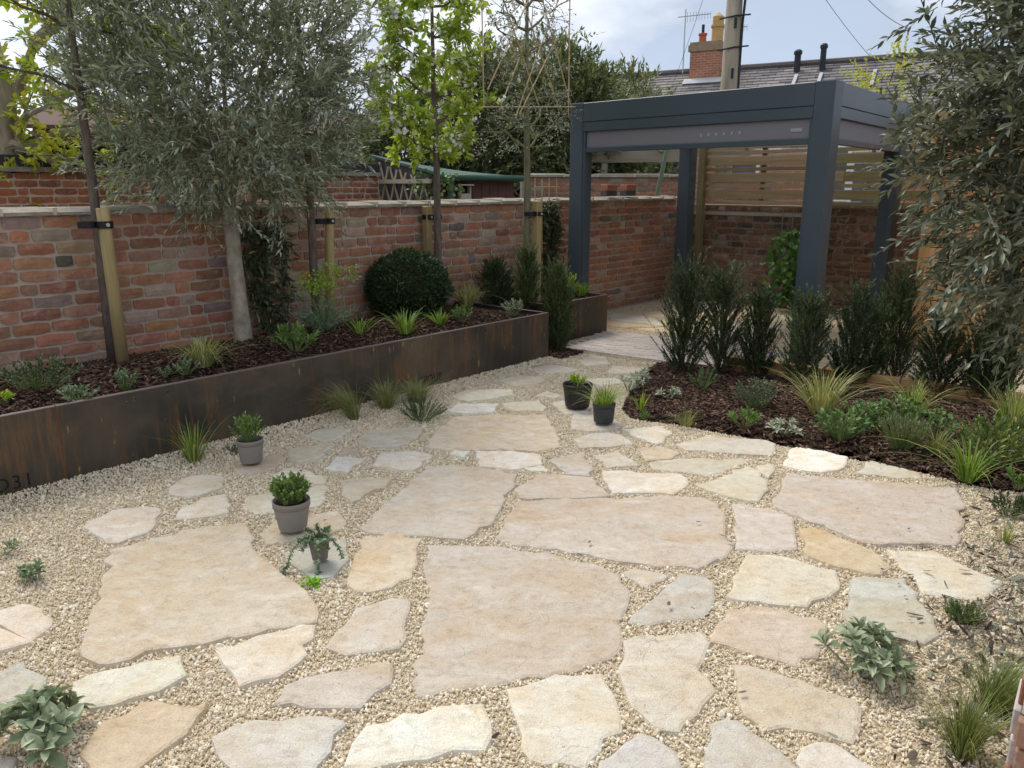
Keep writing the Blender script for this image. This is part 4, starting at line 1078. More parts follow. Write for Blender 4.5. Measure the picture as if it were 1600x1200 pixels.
M_PANE = plain('window_pane', (.12, .14, .15), .08, .2, 3, 0, .6)
for x in (.45, 1.15, 2.2):
    m = MB(); m.box((x, -.012, 1.66), (.62, .03, .66)); wf = m.make('window', M_PINE, gb)
    m = MB(); m.box((x, -.030, 1.66), (.46, .012, .5)); m.make('pane', M_PANE, wf)
    m = MB(); m.box((x, -.038, 1.66), (.03, .012, .5)); m.make('glazing_bar', M_PINE, wf)

# terrace of houses behind the pergola: brick wall, slate roof, chimney
def housebrick(name, a, b):
    m = Mat(name, .9, .15)
    br = m.n('ShaderNodeTexBrick'); br.inputs['Scale'].default_value = 1.0; br.inputs['Brick Width'].default_value = .23; br.inputs['Row Height'].default_value = .076; br.inputs['Mortar Size'].default_value = .008
    br.inputs['Color1'].default_value = (*a, 1); br.inputs['Color2'].default_value = (*b, 1); br.inputs['Mortar'].default_value = (.42, .34, .27, 1)
    tcn = m.n('ShaderNodeTexCoord'); mpn = m.n('ShaderNodeMapping'); mpn.inputs['Rotation'].default_value = (math.pi / 2, 0, 0)
    m.l(tcn.outputs['Object'], mpn.inputs['Vector']); m.l(mpn.outputs[0], br.inputs['Vector'])
    m.col(m.mix(.35, br.outputs['Color'], m.noise(3, 5), 'OVERLAY')); return m.m
M_HB = housebrick('house_brick', (.46, .21, .12), (.36, .15, .085))
h0, h1 = dp(930, 123, 28.5), dp(1480, 87, 23.2)
ridge_z = .5 * (h0[2] + h1[2]); hd = unit(h1[:2] - h0[:2]); hl = float(np.linalg.norm(h1[:2] - h0[:2]))
hn = np.array((hd[1], -hd[0]))                                   # towards the garden
eave = np.array((*(h0[:2] + hn * 4.2), 0))
house = thing('terraced_house', 'long brick terraced house with grey slate roof behind the pergola', 'house', (h0[0], h0[1], 0), math.atan2(hd[1], hd[0]))
EZ = ridge_z - 2.9
m = MB(); m.box((hl / 2 + 1, -3.9 - .15, EZ / 2 + .02), (hl + 8, .3, EZ)); m.make('front_wall', M_HB, house)
m = MB(); m.box((hl / 2 + 1, 4.05, EZ / 2 + .02), (hl + 8, .3, EZ)); m.make('rear_wall', M_HB, house)
sm = Mat('slate', .7, .3)
sv_ = sm.attr('tint'); sc0 = sm.ramp(sv_, (0, (.095, .088, .09)), (.5, (.155, .14, .14)), (1, (.235, .21, .20)))
lich = sm.noise(1.1, 6, .7); sc0 = sm.mix(sm.ramp(lich, (.5, 0.0), (.75, .55)), sc0, (.27, .24, .185)); sm.col(sc0); sm.bump(sm.noise(12, 4), .4, .01); M_SLATE = sm.m
rows = 30; rsl = np.random.default_rng(81); mb = MB(); T = []
slope_len = math.hypot(4.3, 3.0); sl_ = np.array((-4.3, -3.0)) / slope_len
for sgn in (1, -1):
    nrow = rows if sgn == 1 else 1
    for r in range(nrow):
        s0, s1 = (r / rows, (r + 1.25) / rows) if sgn == 1 else (0, 1)
        ncol = 46 if sgn == 1 else 1
        for c in range(ncol):
            x0 = -4 + (hl + 8) * (c + (.5 if r % 2 else 0)) / ncol; x1 = x0 + (hl + 8) / ncol - .012
            t0, t1 = s0 * slope_len, s1 * slope_len; li = .014 + rsl.uniform(0, .008)
            y0, z0 = sgn * -4.3 / slope_len * t0, ridge_z - 3.0 / slope_len * t0
            y1, z1 = sgn * -4.3 / slope_len * t1, ridge_z - 3.0 / slope_len * t1
            mb.add([(x0, y0, z0), (x1, y0, z0), (x1, y1, z1 + li * 2), (x0, y1, z1 + li * 2), (x0, y1, z1), (x1, y1, z1)], [(0, 3, 2, 1), (3, 4, 5, 2)] if sgn == 1 else [(0, 1, 2, 3), (3, 2, 5, 4)]); T += [rsl.random()] * 2
roof = link('slate_roof', mesh('slate_roof', np.concatenate(mb.V), mb.F, M_SLATE, False, np.array(T)), house)
roof['kind'] = 'stuff'
m = MB(); m.tube([(-4, 0, ridge_z + .03), (hl + 4, 0, ridge_z + .03)], .11, 8); m.make('ridge_tiles', plain('ridge_tile', (.11, .095, .095), .9, .3, 6), house)
def on_ridge(u, v, d): return dp(u, v, d)
def locx(u): 
    p = onplane(u, 110, h0[:2], hd); return float((p[:2] - h0[:2]) @ hd)
M_CHB = housebrick('chimney_brick', (.44, .19, .10), (.34, .13, .075))
M_CAPST = plain('chimney_cap', (.30, .22, .14), .95, .4, 8, .5)
M_POTY, M_POTR = plain('buff_pot', (.50, .33, .13), .85, .25, 10), plain('red_pot', (.42, .12, .075), .8, .2, 10)
M_LEAD = plain('lead', (.40, .41, .42), .6, .15, 10)
def chimney(label, x, w, zb, zt, pots, base, rot, par=None):
    c = MB(); c.box((x, 0, (zb + zt) / 2), (w, w * .85, zt - zb))
    return c
cx = locx(1106); mpx = 25.8 / FPX
ch = MB(); zt = EYE + (291 - 84) * mpx; zb = ridge_z - .7
ch.box((cx, 0, (zb + zt) / 2), (1.0, .95, zt - zb)); cho = ch.make('chimney', M_CHB, house)
m = MB(); m.box((cx, 0, zt + .10), (1.12, 1.05, .2)); m.box((cx, 0, zt + .24), (1.04, .98, .1)); m.make('cap', M_CAPST, cho)
m = MB(); m.lathe([(.13, zt + .28), (.12, zt + .55), (.15, zt + .56), (.15, zt + .62), (.11, zt + .63), (.0, zt + .63)], 12, (cx - .24, 0, 0)); m.make('chimney_pot', M_POTR, cho)
m = MB(); m.lathe([(.05, zt + .6), (.05, zt + .9), (0, zt + .9)], 8, (cx - .24, 0, 0)); m.make('flue_cowl', M_ALU_DK, cho)
m = MB(); m.lathe([(.20, zt + .28), (.20, zt + .75), (.24, zt + .77), (.24, zt + .84), (.19, zt + .85), (.19, zt + 1.1), (.0, zt + 1.25)], 8, (cx + .26, 0, 0)); m.make('chimney_pot', M_POTY, cho)
m = MB(); m.box((cx, -.62, ridge_z - .36), (1.3, .3, .03), M=Matrix.Rotation(math.atan2(3.0, 4.3), 3, 'X')); m.make('lead_flashing', M_LEAD, cho)
for u, v0, v1, w in ((1248, 118, 86, .1), (1287, 102, 80, .09), (946, 130, 111, .1)):
    x = locx(u); p = onplane(u, v0, h0[:2], hd)
    f = (28.5 if u < 1000 else 25.0) / FPX
    m = MB(); zc = EYE + (291 - v0) * f; zd = EYE + (291 - v1) * f
    m.lathe([(w, zc - .9), (w, zd - .15), (w * 1.3, zd - .14), (w * 1.3, zd - .05), (w * .8, zd), (0, zd)], 10, (x, -.35, 0)); m.make('vent_pipe', M_ALU_DK, house)
for u in (1251, 1289, 1371):
    x = locx(u); m = MB(); m.box((x, -1.0, ridge_z - .62), (.10, .9, .05), M=Matrix.Rotation(math.atan2(3.0, 4.3), 3, 'X')); m.make('lead_flashing', M_LEAD, house)
for k, u in enumerate((1110, 1215, 1340, 1400)):
    x = locx(u)
    m = MB(); m.box((x, -4.20, 1.5 if k % 2 else 1.9), (1.1, .08, 1.5)); wf = m.make('window', plain('white_frame', (.8, .8, .78), .5, .05), house)
    m = MB(); m.box((x, -4.225, 1.5 if k % 2 else 1.9), (.9, .06, 1.3)); m.make('pane', M_PANE, wf)
# aerials
M_ALUM = plain('aerial_metal', (.45, .45, .46), .4, .1, 10, 0, .4, .6)
def aerial(label, u, v, d, mast, ln, az, group):
    p = dp(u, v, d); t = thing('tv_aerial', label, 'aerial', (p[0], p[1], p[2] - mast), 0, group)
    m = MB(); m.tube([(0, 0, 0), (0, 0, mast + .25)], .022, 6); m.make('mast', M_ALUM, t)
    dx, dy = math.cos(az), math.sin(az)
    b = MB(); b.tube([(-.25 * dx, -.25 * dy, mast), (ln * dx, ln * dy, mast + .12)], .016, 6); b.make('boom', M_ALUM, t)
    for k in range(9):
        f = k / 8; c = np.array((dx, dy, .1)) * (ln * (.08 + .92 * f))
        m = MB(); h_ = .16 - .06 * f; m.tube([c + (0, 0, mast - h_), c + (0, 0, mast + h_)], .008, 4); m.make('element', M_ALUM, t)
aerial('television aerial on a tall mast to the left of the brick chimney', 1071, 27, 26.0, 1.75, .85, .05, 'television aerials')
aerial('television aerial pointing right behind the telegraph pole', 1126, 47, 26.5, 1.1, .9, .02, 'television aerials')
# telegraph pole and wires
M_POLE = bark('pole_timber', (.19, .16, .115), (.40, .35, .265), (8, 8, .7), .5)
pp = dp(1139, 140, 17.0)
tp = thing('telegraph_pole', 'weathered wooden telegraph pole standing behind the pergola', 'pole', (pp[0], pp[1], 0))
m = MB(); m.tube([(0, 0, 0), (.0, 0, 3.0), (.0, 0, 8.0)], (.22, .19, .14), 14); m.make('shaft', M_POLE, tp, True)
for z in (4.4, 5.02, 5.5):
    m = MB(); m.tube([(-.33, -.12, z - .04), (0, -.19, z + .02), (.33, -.1, z + .06)], .018, 6); m.make('step_iron', M_ALU_DK, tp)
m = MB(); m.tube([(.16, -.1, .5), (.17, -.1, 4.9), (.20, -.12, 5.5), (.17, -.1, 6.4)], .028, 6); m.make('cable', M_ALU_DK, tp)
for z in (3.9, 4.9): m = MB(); m.box((0, -.19, z), (.05, .03, .2)); m.make('bracket', M_ALU_DK, tp)
m = MB(); m.box((.14, -.12, 5.65), (.17, .16, .42)); m.make('junction_box', M_ALU_DK, tp)
for i, (a, b, lab) in enumerate(((dp(1118, -60, 24), dp(1050, 135, 27), 'thin overhead wire dropping past the brick chimney'), (dp(1270, -30, 17), dp(1378, 108, 25), 'thin overhead wire sloping down to the slate roof right of the pole'), (dp(1340, -20, 15), dp(1420, 45, 14), 'thin overhead wire passing behind the foreground olive'))):
    t = thing('overhead_wire', lab, 'wire', a, 0, 'overhead wires')
    f = np.linspace(0, 1, 9)[:, None]; Pw = (b - a) * f + np.array((0, 0, -.35)) * (f * (1 - f))
    m = MB(); m.tube(Pw, .0065, 5); m.make('wire', M_ALU_DK, t)
# second chimney far behind the bare tree, and the orange brick cottage behind the olive
c2 = dp(814, 95, 30)
t = thing('brick_chimney', 'distant orange brick chimney with buff pots behind the bare tree', 'chimney', (c2[0], c2[1], 0), .3)
m = MB(); m.box((0, 0, 3.1), (.95, .95, 6.4)); m.make('stack', M_CHB, t)
for x in (-.3, .05, .36):
    m = MB(); m.lathe([(.15, 6.25), (.15, 6.85), (.19, 6.88), (.19, 6.95), (0, 6.98)], 10, (x, 0, 0)); m.make('chimney_pot', M_POTY, t)
c0, c1_ = dp(300, 240, 17), dp(592, 240, 18.2); cd = unit(c1_[:2] - c0[:2])
co = thing('brick_cottage', 'orange brick cottage with white framed windows seen through the left olive', 'house', (c0[0], c0[1], 0), math.atan2(cd[1], cd[0]))
cl = float(np.linalg.norm(c1_[:2] - c0[:2]))
m = MB(); m.box((cl / 2 - 1.5, .15, 1.35), (cl + 3, .3, 2.7)); m.make('front_wall', M_HB, co)
m = MB(); m.add([(-3.2, -.3, 2.68), (cl + .15, -.3, 2.68), (cl + .15, 3, 3.3), (-3.2, 3, 3.3), (-3.2, -.3, 2.76), (cl + .15, -.3, 2.76), (cl + .15, 3, 3.4), (-3.2, 3, 3.4)], [(0, 3, 2, 1), (4, 5, 6, 7), (0, 1, 5, 4), (1, 2, 6, 5), (2, 3, 7, 6), (3, 0, 4, 7)])
m.make('roof', plain('clay_tiles', (.11, .062, .048), .9, .3, 6), co)
wm = bpy.data.materials['white_frame']
for x in (cl - .9, cl - 2.7):
    m = MB(); m.box((x, -.03, 2.05), (1.0, .06, 1.05)); wf = m.make('window', wm, co)
    for dx in (-.24, .24):
        m = MB(); m.box((x + dx, -.055, 2.05), (.38, .04, .9)); m.make('pane', M_PANE, wf)
    m = MB(); m.box((x, -.06, 1.5), (1.2, .14, .06)); m.make('sill', wm, wf)
# ================================================================ trees
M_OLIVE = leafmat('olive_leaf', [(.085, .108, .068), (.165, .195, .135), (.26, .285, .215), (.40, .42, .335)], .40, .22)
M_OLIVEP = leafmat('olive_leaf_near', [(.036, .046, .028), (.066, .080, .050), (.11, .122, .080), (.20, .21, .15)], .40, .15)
M_OBARK = bark('olive_bark', (.20, .172, .125), (.46, .405, .315), (16, 16, 11), .9)
M_TWIG = plain('olive_twig', (.20, .19, .125), .8, .25, 30)
M_BARK = bark('young_bark', (.075, .058, .048), (.19, .15, .125), (40, 40, 9), .4)
M_BARKG = bark('greenish_bark', (.10, .095, .055), (.22, .205, .125), (30, 30, 8), .4)
M_STAKE = wood('treated_stake', (.27, .20, .085), (.47, .375, .195), 2, True, 22)
M_TIE = plain('rubber_tie', (.012, .012, .013), .5, .1, 20)
M_CANE = plain('bamboo_cane', (.50, .37, .20), .55, .25, 18)
def bent(a, b, rng, k=5, j=.03):
    t = np.linspace(0, 1, k)[:, None]; P = np.asarray(a) * (1 - t) + np.asarray(b) * t
    P[1:-1] += rng.normal(0, j, (k - 2, 3)); return P
def crown(rng, C, rad, n, shell=.45):
    d = unit(rng.normal(size=(n, 3))); r = rng.uniform(shell ** 3, 1, n) ** (1 / 3)
    return C + d * r[:, None] * np.asarray(rad), d

# ---- the olive standing in the long planter
rng = np.random.default_rng(101)
ob = gp(380, 533, .42)
olive = thing('olive_tree', 'round headed silver green olive tree with pale bare trunk in the long planter', 'tree', ob)
k_ = mpp(ob)
top = np.array((-.035, .06, .98))
m = MB(); m.tube([(0, 0, -.05), (.004, .0, .04), (.0, .0, .25), (-.02, .02, .6), top], (.082, .066, .058, .055, .054), 12); m.make('trunk', M_OBARK, olive, True)
CC = np.array((-.01, .10, 1.97)); RR = np.array((1.0, .96, 1.10))
br = MB(); ends = []
for i in range(9):
    a = i * 2.4; e = CC + np.array((math.cos(a) * .62, math.sin(a) * .55, rng.uniform(-.35, .7)))
    P_ = bent(top - (0, 0, .03), e, rng, 6, .03); br.tube(P_, np.linspace(.026, .008, 6), 6); ends.append(P_)
    for q in range(5):
        s0 = P_[rng.integers(2, 6)]; e2, _d2 = crown(rng, CC, RR * .9, 1, .5); P2 = bent(s0, e2[0], rng, 5, .03); br.tube(P2, np.linspace(.009, .003, 5), 5); ends.append(P2)
br.make('branch', M_TWIG, olive)
# clumps of twigs spread over the head, sparse at the lower skirt
nc = 410
ck, cd_ = crown(rng, CC, RR * .97, nc, .5)
Cs, Ds = [], []
for c, d in zip(ck, cd_):
    low = c[2] < 1.2
    q = rng.integers(6, 11) if not low else rng.integers(3, 6)
    Cs.append(c + rng.normal(0, .11, (q, 3))); Ds.append(unit(d * .55 + rng.normal(0, .55, (q, 3)) + np.array((0, 0, .55 if c[2] > 1.3 else -.05))))
for q in range(14):                                    # hanging sprays under the head
    a = rng.uniform(0, 6.28); r = rng.uniform(.35, 1.0)
    Cs.append(CC + np.array((math.cos(a) * r * 1.05, math.sin(a) * r, -1.0 + .35 * r)) + rng.normal(0, .07, (3, 3))); Ds.append(unit(np.array((math.cos(a), math.sin(a), -.45)) + rng.normal(0, .35, (3, 3))))
Cs, Ds = np.concatenate(Cs), np.concatenate(Ds)
tw = MB()
Ls = twigs(Cs + ob, Ds, rng.uniform(.15, .30, len(Cs)), 14, .060, .0160, rng, .8, .05, 'lance', tw, .0022, ob)
tw.make('twigs', M_TWIG, olive, kind='stuff')
put_leaves(olive, ob, Ls, M_OLIVE, 260)

# ---- the olive close to the camera on the right
rng = np.random.default_rng(102)
rb = np.array((2.42, 3.05, .02))
ol2 = thing('olive_tree', 'dark olive tree filling the upper right corner close to the camera', 'tree', rb)
top = np.array((-.04, .03, 1.05))
m = MB(); m.tube([(0, 0, -.05), (0, 0, .3), (-.03, .01, .7), top], (.075, .06, .055, .05), 12); m.make('trunk', M_OBARK, ol2, True)
CC = np.array((-.05, -.02, 1.86)); RR = np.array((.78, .78, 1.02))
br = MB(); nodes_ = []
for i in range(10):
    a = i * 2.4 + .4; e = CC + np.array((math.cos(a) * .45, math.sin(a) * .42, rng.uniform(-.75, .6)))
    P_ = bent(top - (0, 0, .04), e, rng, 6, .035); br.tube(P_, np.linspace(.028, .008, 6), 6)
    for q in range(9):
        s0 = P_[rng.integers(2, 6)]; e2, _d2 = crown(rng, CC, RR * .97, 1, .5); P2 = bent(s0, e2[0], rng, 5, .03); br.tube(P2, np.linspace(.008, .0028, 5), 5)
br.make('branch', M_TWIG, ol2)
ck, cd_ = crown(rng, CC, RR * .95, 860, .35)
Cs, Ds = [], []
for c, d in zip(ck, cd_):
    q = rng.integers(2, 6); Cs.append(c + rng.normal(0, .075, (q, 3))); Ds.append(unit(d * .7 + rng.normal(0, .6, (q, 3)) + (0, 0, .05)))
for u, v, dd in ((1420, 28, 2.75), (1400, 70, 2.8), (1385, 335, 2.7), (1400, 360, 2.7), (1372, 210, 2.9), (1410, 275, 2.8), (1450, 470, 2.55), (1440, 500, 2.55), (1470, 490, 2.6), (1500, 440, 2.6), (1380, 120, 2.9), (1420, 420, 2.8)):
    e = dp(u, v, dd) - rb; o_ = unit(CC - e); Cs.append((e + o_ * .26)[None]); Ds.append((-o_ + (0, 0, -.1))[None])
Cs, Ds = np.concatenate(Cs), np.concatenate(Ds)
tw = MB()
Ls = twigs(Cs + rb, Ds, rng.uniform(.14, .28, len(Cs)), 13, .050, .0155, rng, .85, .1, 'oval', tw, .0020, rb)
tw.make('twigs', M_TWIG, ol2, kind='stuff')
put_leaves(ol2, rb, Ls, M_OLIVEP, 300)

# ---- pleached young trees along the wall, each with its stake
M_CRABLEAF = leafmat('fresh_leaf', [(.14, .22, .02), (.23, .32, .035), (.33, .42, .06), (.43, .46, .11)], .42, .4)
M_BLOSSOM = leafmat('white_petal', [(.72, .66, .66), (.82, .80, .78), (.85, .84, .82)], .6, .2)
M_BUD = plain('red_bud', (.28, .02, .03), .5, .2)
M_GREYLEAF = leafmat('grey_bud_leaf', [(.14, .16, .12), (.22, .24, .19), (.33, .33, .30)], .6, .2)
def stake(label, u, v, ut, vt, r, square, tie_v, toward, mat=None):
    b = gp(u, v, .41); t_ = onplane(ut, vt, b[:2], WD); h = t_[2] - .41
    s = thing('tree_stake', label, 'stake', b, ROTW, 'timber tree stakes in the long planter')
    off = (t_[:2] - b[:2]) @ WD
    m = MB()
    if square: m.box((0, 0, h / 2 - .05), (r * 2, r * 2, h + .1)); bevel(m.make('post', M_STAKE, s), .006, 1)
    else: m.tube([(0, 0, -.08), (off * .5, 0, h * .5), (off, 0, h - .005), (off, 0, h)], (r, r, r, r * .9), 14); m.make('post', M_STAKE, s, True)
    zt = onplane(u, tie_v, b[:2], WD)[2] - .41
    n = 14; a = np.arange(n + 1) * 2 * math.pi / n
    rr = r * (1.32 if square else 1.1)
    m = MB(); m.lathe([(rr, zt - .022), (rr + .006, zt - .022), (rr + .006, zt + .022), (rr, zt + .022)], 14, (off * .9, 0, 0)); tie = m.make('rubber_tie', M_TIE, s)
    dx, dy = toward
    m = MB(); m.box((dx * .5 + off * .9, dy * .5, zt), (abs(math.hypot(dx, dy)), .016, .036), math.atan2(dy, dx)); m.make('tie_strap', M_TIE, tie)
    m = MB(); m.lathe([(.05, zt - .02), (.055, zt - .02), (.055, zt + .02), (.05, zt + .02)], 12, (dx + off * .9, dy, 0)); m.make('tie_loop', M_TIE, tie)
    m = MB(); m.lathe([(0, 0), (.012, 0), (.012, .006), (0, .006)], 8); m.make('nail', M_LEAD, tie, M=Matrix.Translation((off * .9 + (0.0), -rr - .004, zt)) @ Matrix.Rotation(math.pi / 2, 4, 'X'))
    return s
stake('round yellowish timber stake beside the leftmost thin trunk', 193, 572, 160, 325, .039, False, 350, (-.085, .05))
stake('timber stake half hidden behind the olive sprays and lime flower heads', 516, 512, 514, 322, .038, False, 345, (-.10, -.02))
stake('square timber stake above the clipped dark ball', 671, 482, 668, 322, .036, True, 339, (.10, -.01))
stake('square timber stake tied to the bare young tree by the pergola', 838, 470, 840, 314, .036, True, 334, (-.10, .02))

def pleached(label, u, v, hgt, r, rng, mat, tiers, half, leafspec, name='young_tree', z0=1.75, group=None, petals=0, buds=0, nparts=0, bush=9):
    b = gp(u, v, .41)
    t = thing(name, label, 'tree', b, 0, group)
    m = MB(); m.tube(np.array([(0, 0, -.05), (0, 0, .5), (.008, 0, 1.2), (-.006, .01, 2.0), (0, 0, hgt)]), (r * 1.15, r, r * .85, r * .6, r * .25), 9); m.make('trunk', mat, t, True)
    br = MB(); Cs, Ds = [], []
    for i in range(tiers):
        z = z0 + (hgt - z0 - .1) * i / max(1, tiers - 1)
        for sg in (-1, 1):
            L_ = half * rng.uniform(.75, 1.05)
            e = np.array((*(WD * sg * L_), z + rng.uniform(.10, .32) ))
            P_ = bent((0, 0, z), e, rng, 7, .018); br.tube(P_, np.linspace(r * .36, .004, 7), 6)
            for q in range(bush):
                i0 = rng.integers(0, 6); s0 = P_[i0] + (P_[i0 + 1] - P_[i0]) * rng.random() + rng.normal(0, .01, 3); dd = unit(np.array((*(WD * sg * rng.uniform(-.2, .8)), 0)) + np.array((*(WN * rng.normal(0, .6)), rng.uniform(-.5, .7))))
                l2 = rng.uniform(.08, .30); br.tube(np.array([s0, s0 + dd * l2 * .5 + rng.normal(0, .01, 3), s0 + dd * l2]), (.0045, .0035, .002), 4)
                for w_ in range(3): Cs.append(s0 + dd * l2 * rng.uniform(.2, 1)); Ds.append(unit(dd + rng.normal(0, .6, 3)))
    br.make('branch', mat, t)
    Cs, Ds = np.array(Cs), np.array(Ds)
    if leafspec:
        lm_, nl, ll, lw, tp, dens = leafspec
        k = rng.random(len(Cs)) < dens
        Ls = twigs(Cs[k] + b, Ds[k], rng.uniform(.06, .12, k.sum()), nl, ll, lw, rng, 1.15, .15, tp)
        put_leaves(t, b, Ls, lm_, nparts)
    if petals:
        P_ = []; D_ = []; N_ = []
        for c in Cs[rng.choice(len(Cs), petals)]:
            for f in range(rng.integers(4, 10)):
                cc = c + b + rng.normal(0, .035, 3); ax = unit(rng.normal(size=3) + (.3, -1.0, .3)); s1 = unit(np.cross(ax, rng.normal(size=3))); s2 = np.cross(ax, s1)
                for q in range(5): P_.append(cc); D_.append(math.cos(q * 1.257) * s1 + math.sin(q * 1.257) * s2); N_.append(ax)
        put_leaves(t, b, leaves(np.array(P_), np.array(D_), np.array(N_), .019, .017, rng, 'petal'), M_BLOSSOM, 0, 'blossom')
    if buds:
        m = MB()
        for c in Cs[rng.choice(len(Cs), buds)]:
            for f in range(3): m.lathe([(0, -.007), (.007, 0), (0, .008)], 5, c + rng.normal(0, .02, 3))
        m.make('flower_buds', M_BUD, t, kind='stuff')
    return t, b, Cs, Ds
rng = np.random.default_rng(111)
pleached('thin young tree with green leaves and red buds far left in the planter', 178, 563, 3.2, .034, rng, M_BARK, 5, .78, (M_CRABLEAF, 7, .068, .036, 'oval', .6), 'crab_apple_tree', 1.72, buds=26, nparts=70)
pleached('young tree with slim dark trunk half hidden by the olive head', 496, 516, 3.2, .034, rng, M_BARK, 5, .62, (M_CRABLEAF, 6, .05, .024, 'oval', .25), 'crab_apple_tree', 1.9)
pleached('young tree with lime green leaves and white blossom above the clipped ball', 686, 484, 3.0, .036, rng, M_BARK, 7, .58, (M_CRABLEAF, 8, .070, .036, 'oval', 1.0), 'crab_apple_tree', 1.42, petals=200, nparts=170, bush=15)
bt, btb, Cs_, Ds_ = pleached('bare young tree with opening buds tied into a bamboo cane fan', 822, 470, 3.3, .040, np.random.default_rng(115), M_BARKG, 9, .55, (M_GREYLEAF, 5, .026, .015, 'oval', .8), 'crab_apple_tree', 1.5, petals=12, bush=16)
fr = thing('bamboo_fan', 'fan of bamboo canes tied across the bare young tree', 'cane frame', btb, 0)
def fpt(u, v, o=.0): return onplane(u, v, (btb + np.array((*(WN * (.05 + o)), 0)))[:2], WD) - btb
for a, b in (((752, -40), (756, 168)), ((891, -40), (888, 182)), ((750, 167), (902, 167)), ((777, -30), (842, 165)), ((810, -20), (872, 166)), ((842, -20), (897, 184)), ((880, -20), (838, 90)), ((838, 90), (806, 182)), ((835, -20), (762, 140)), ((812, 90), (780, 172)), ((870, 60), (812, 178))):
    m = MB(); m.tube([fpt(*a, rng.uniform(-.03, .03)), fpt(*b, rng.uniform(-.03, .03))], .0065, 6); m.make('bamboo_cane', M_CANE, fr)

# ---- yellow green tree between the walls at the far left
rng = np.random.default_rng(121)
yb3 = dp(22, 318, 8.6); yb = np.array((yb3[0], yb3[1], .0))
M_YLEAF = leafmat('yellow_leaf', [(.22, .27, .025), (.34, .36, .035), (.46, .43, .045), (.27, .35, .05)], .45, .35)
M_GBARK = bark('fig_bark', (.17, .14, .09), (.36, .31, .22), (9, 9, 3), .4)
yt = thing('yellow_leaved_tree', 'tree with thick bent trunk and bright yellow green leaves between the two walls at left', 'tree', yb)
m = MB(); m.tube([(.02, 0, 0), (.02, 0, 1.0), (-.03, 0, 1.4), (.0, 0, 1.9), (.06, 0, 2.5), (-.05, .1, 3.2)], (.24, .22, .17, .14, .11, .07), 12); m.make('trunk', M_GBARK, yt, True)
m = MB()
tip = []
for a, e in (((0, 0, 1.9), (-.5, .1, 3.0)), ((.05, 0, 2.4), (.8, .1, 3.4)), ((.0, 0, 1.75), (.55, -.1, 2.5)), ((0, 0, 1.85), (1.5, .2, 2.35)), ((0, 0, 2.0), (1.1, -.1, 1.75)), ((-.05, .1, 3.1), (.3, .1, 4.2)), ((.05, 0, 2.5), (-.9, .2, 3.6)), ((0, 0, 1.3), (.28, -.1, .95)), ((.5, 0, 2.4), (1.9, .1, 3.0)), ((.4, .1, 3.0), (1.4, .2, 3.9))):
    P_ = bent(a, e, rng, 7, .05); m.tube(P_, np.linspace(.07, .014, 7), 7); tip.append(P_)
    for q in range(8):
        s0 = P_[rng.integers(2, 7)]; e2 = s0 + rng.normal(0, .32, 3) + (0, -.05, .05); P2 = bent(s0, e2, rng, 4, .03); m.tube(P2, np.linspace(.014, .004, 4), 4); tip.append(P2)
m.make('branch', M_GBARK, yt)
Cs = np.array([P_[rng.integers(1, len(P_))] + rng.normal(0, .07, 3) for P_ in tip for q in range(6)])
Ds = unit(rng.normal(size=Cs.shape) + (0, 0, .3))
put_leaves(yt, yb, twigs(Cs + yb, Ds, .14, 7, .085, .042, rng, 1.0, .2, 'oval'), M_YLEAF, 70)

# ---- big shrubs and trees beyond the wall
M_BUSH = leafmat('evergreen_leaf', [(.042, .058, .022), (.082, .108, .044), (.14, .165, .075), (.23, .245, .13)], .5, .3)
M_BUSH2 = leafmat('light_shrub_leaf', [(.065, .085, .035), (.11, .135, .06), (.17, .19, .09), (.24, .24, .14)], .5, .25)
M_BUSHTW = plain('shrub_twig', (.19, .155, .105), .85, .3, 20)
def farbush(label, u, vt, vb, wpx, d, n, ll, lw, mat, seed, twn=60, name='evergreen_shrub', depthr=.8):
    rng = np.random.default_rng(seed)
    c = dp(u, (vt + vb) / 2, d); k = d / FPX; rx = wpx * k / 2; rz = (vb - vt) * k / 2
    b = np.array((c[0], c[1], 0))
    t = thing(name, label, 'shrub', b)
    cc = np.array((0, 0, c[2])); m = MB()
    for i in range(4):
        a = rng.uniform(0, 6.28); m.tube(bent((rng.normal(0, .1), rng.normal(0, .1), 0), cc + (math.cos(a) * rx * .4, math.sin(a) * rx * .3, rng.uniform(-.2, .3) * rz), rng, 5, .05), np.linspace(.06, .02, 5), 6)
    m.make('trunk', M_BARK, t)
    nl = 14; nt = n // nl
    ck, cdx = crown(rng, cc, (rx * .88, rx * depthr, rz * .88), max(30, nt // 9), .55)
    ck += rng.normal(0, .05, ck.shape) * rx
    j = rng.integers(0, len(ck), nt)
    Cs = ck[j] + rng.normal(0, .13, (nt, 3)) * np.array((rx, rx, rz)) ** .5; Ds = unit(cdx[j] * .7 + rng.normal(0, .5, (nt, 3)) + (0, 0, .25))
    tw = MB()
    Ls = twigs(Cs + b, Ds, rng.uniform(.3, .6, nt), nl, ll, lw, rng, .8, .15, 'flat' if d > 13 else 'lance')
    for i in range(twn):
        a, e = crown(rng, cc, (rx, rx * depthr, rz), 2, .6)[0]; e = a + (e - a) * .35 + (0, 0, -.25 * abs(rng.normal())); tw.tube(bent(a, e, rng, 5, .06), (.012, .011, .009, .007, .005), 4, False)
    if twn: tw.make('stems', M_BUSHTW, t, kind='stuff')
    put_leaves(t, b, Ls, mat)
    return t
farbush('tallest evergreen shrub behind the bare tree, reaching up beside the pergola', 885, 82, 330, 190, 14.6, 30000, .125, .040, M_BUSH, 131, 110)
farbush('bushy evergreen shrub behind the flowering tree and the green shed roof', 765, 95, 330, 170, 15.6, 24000, .13, .042, M_BUSH, 132, 90)
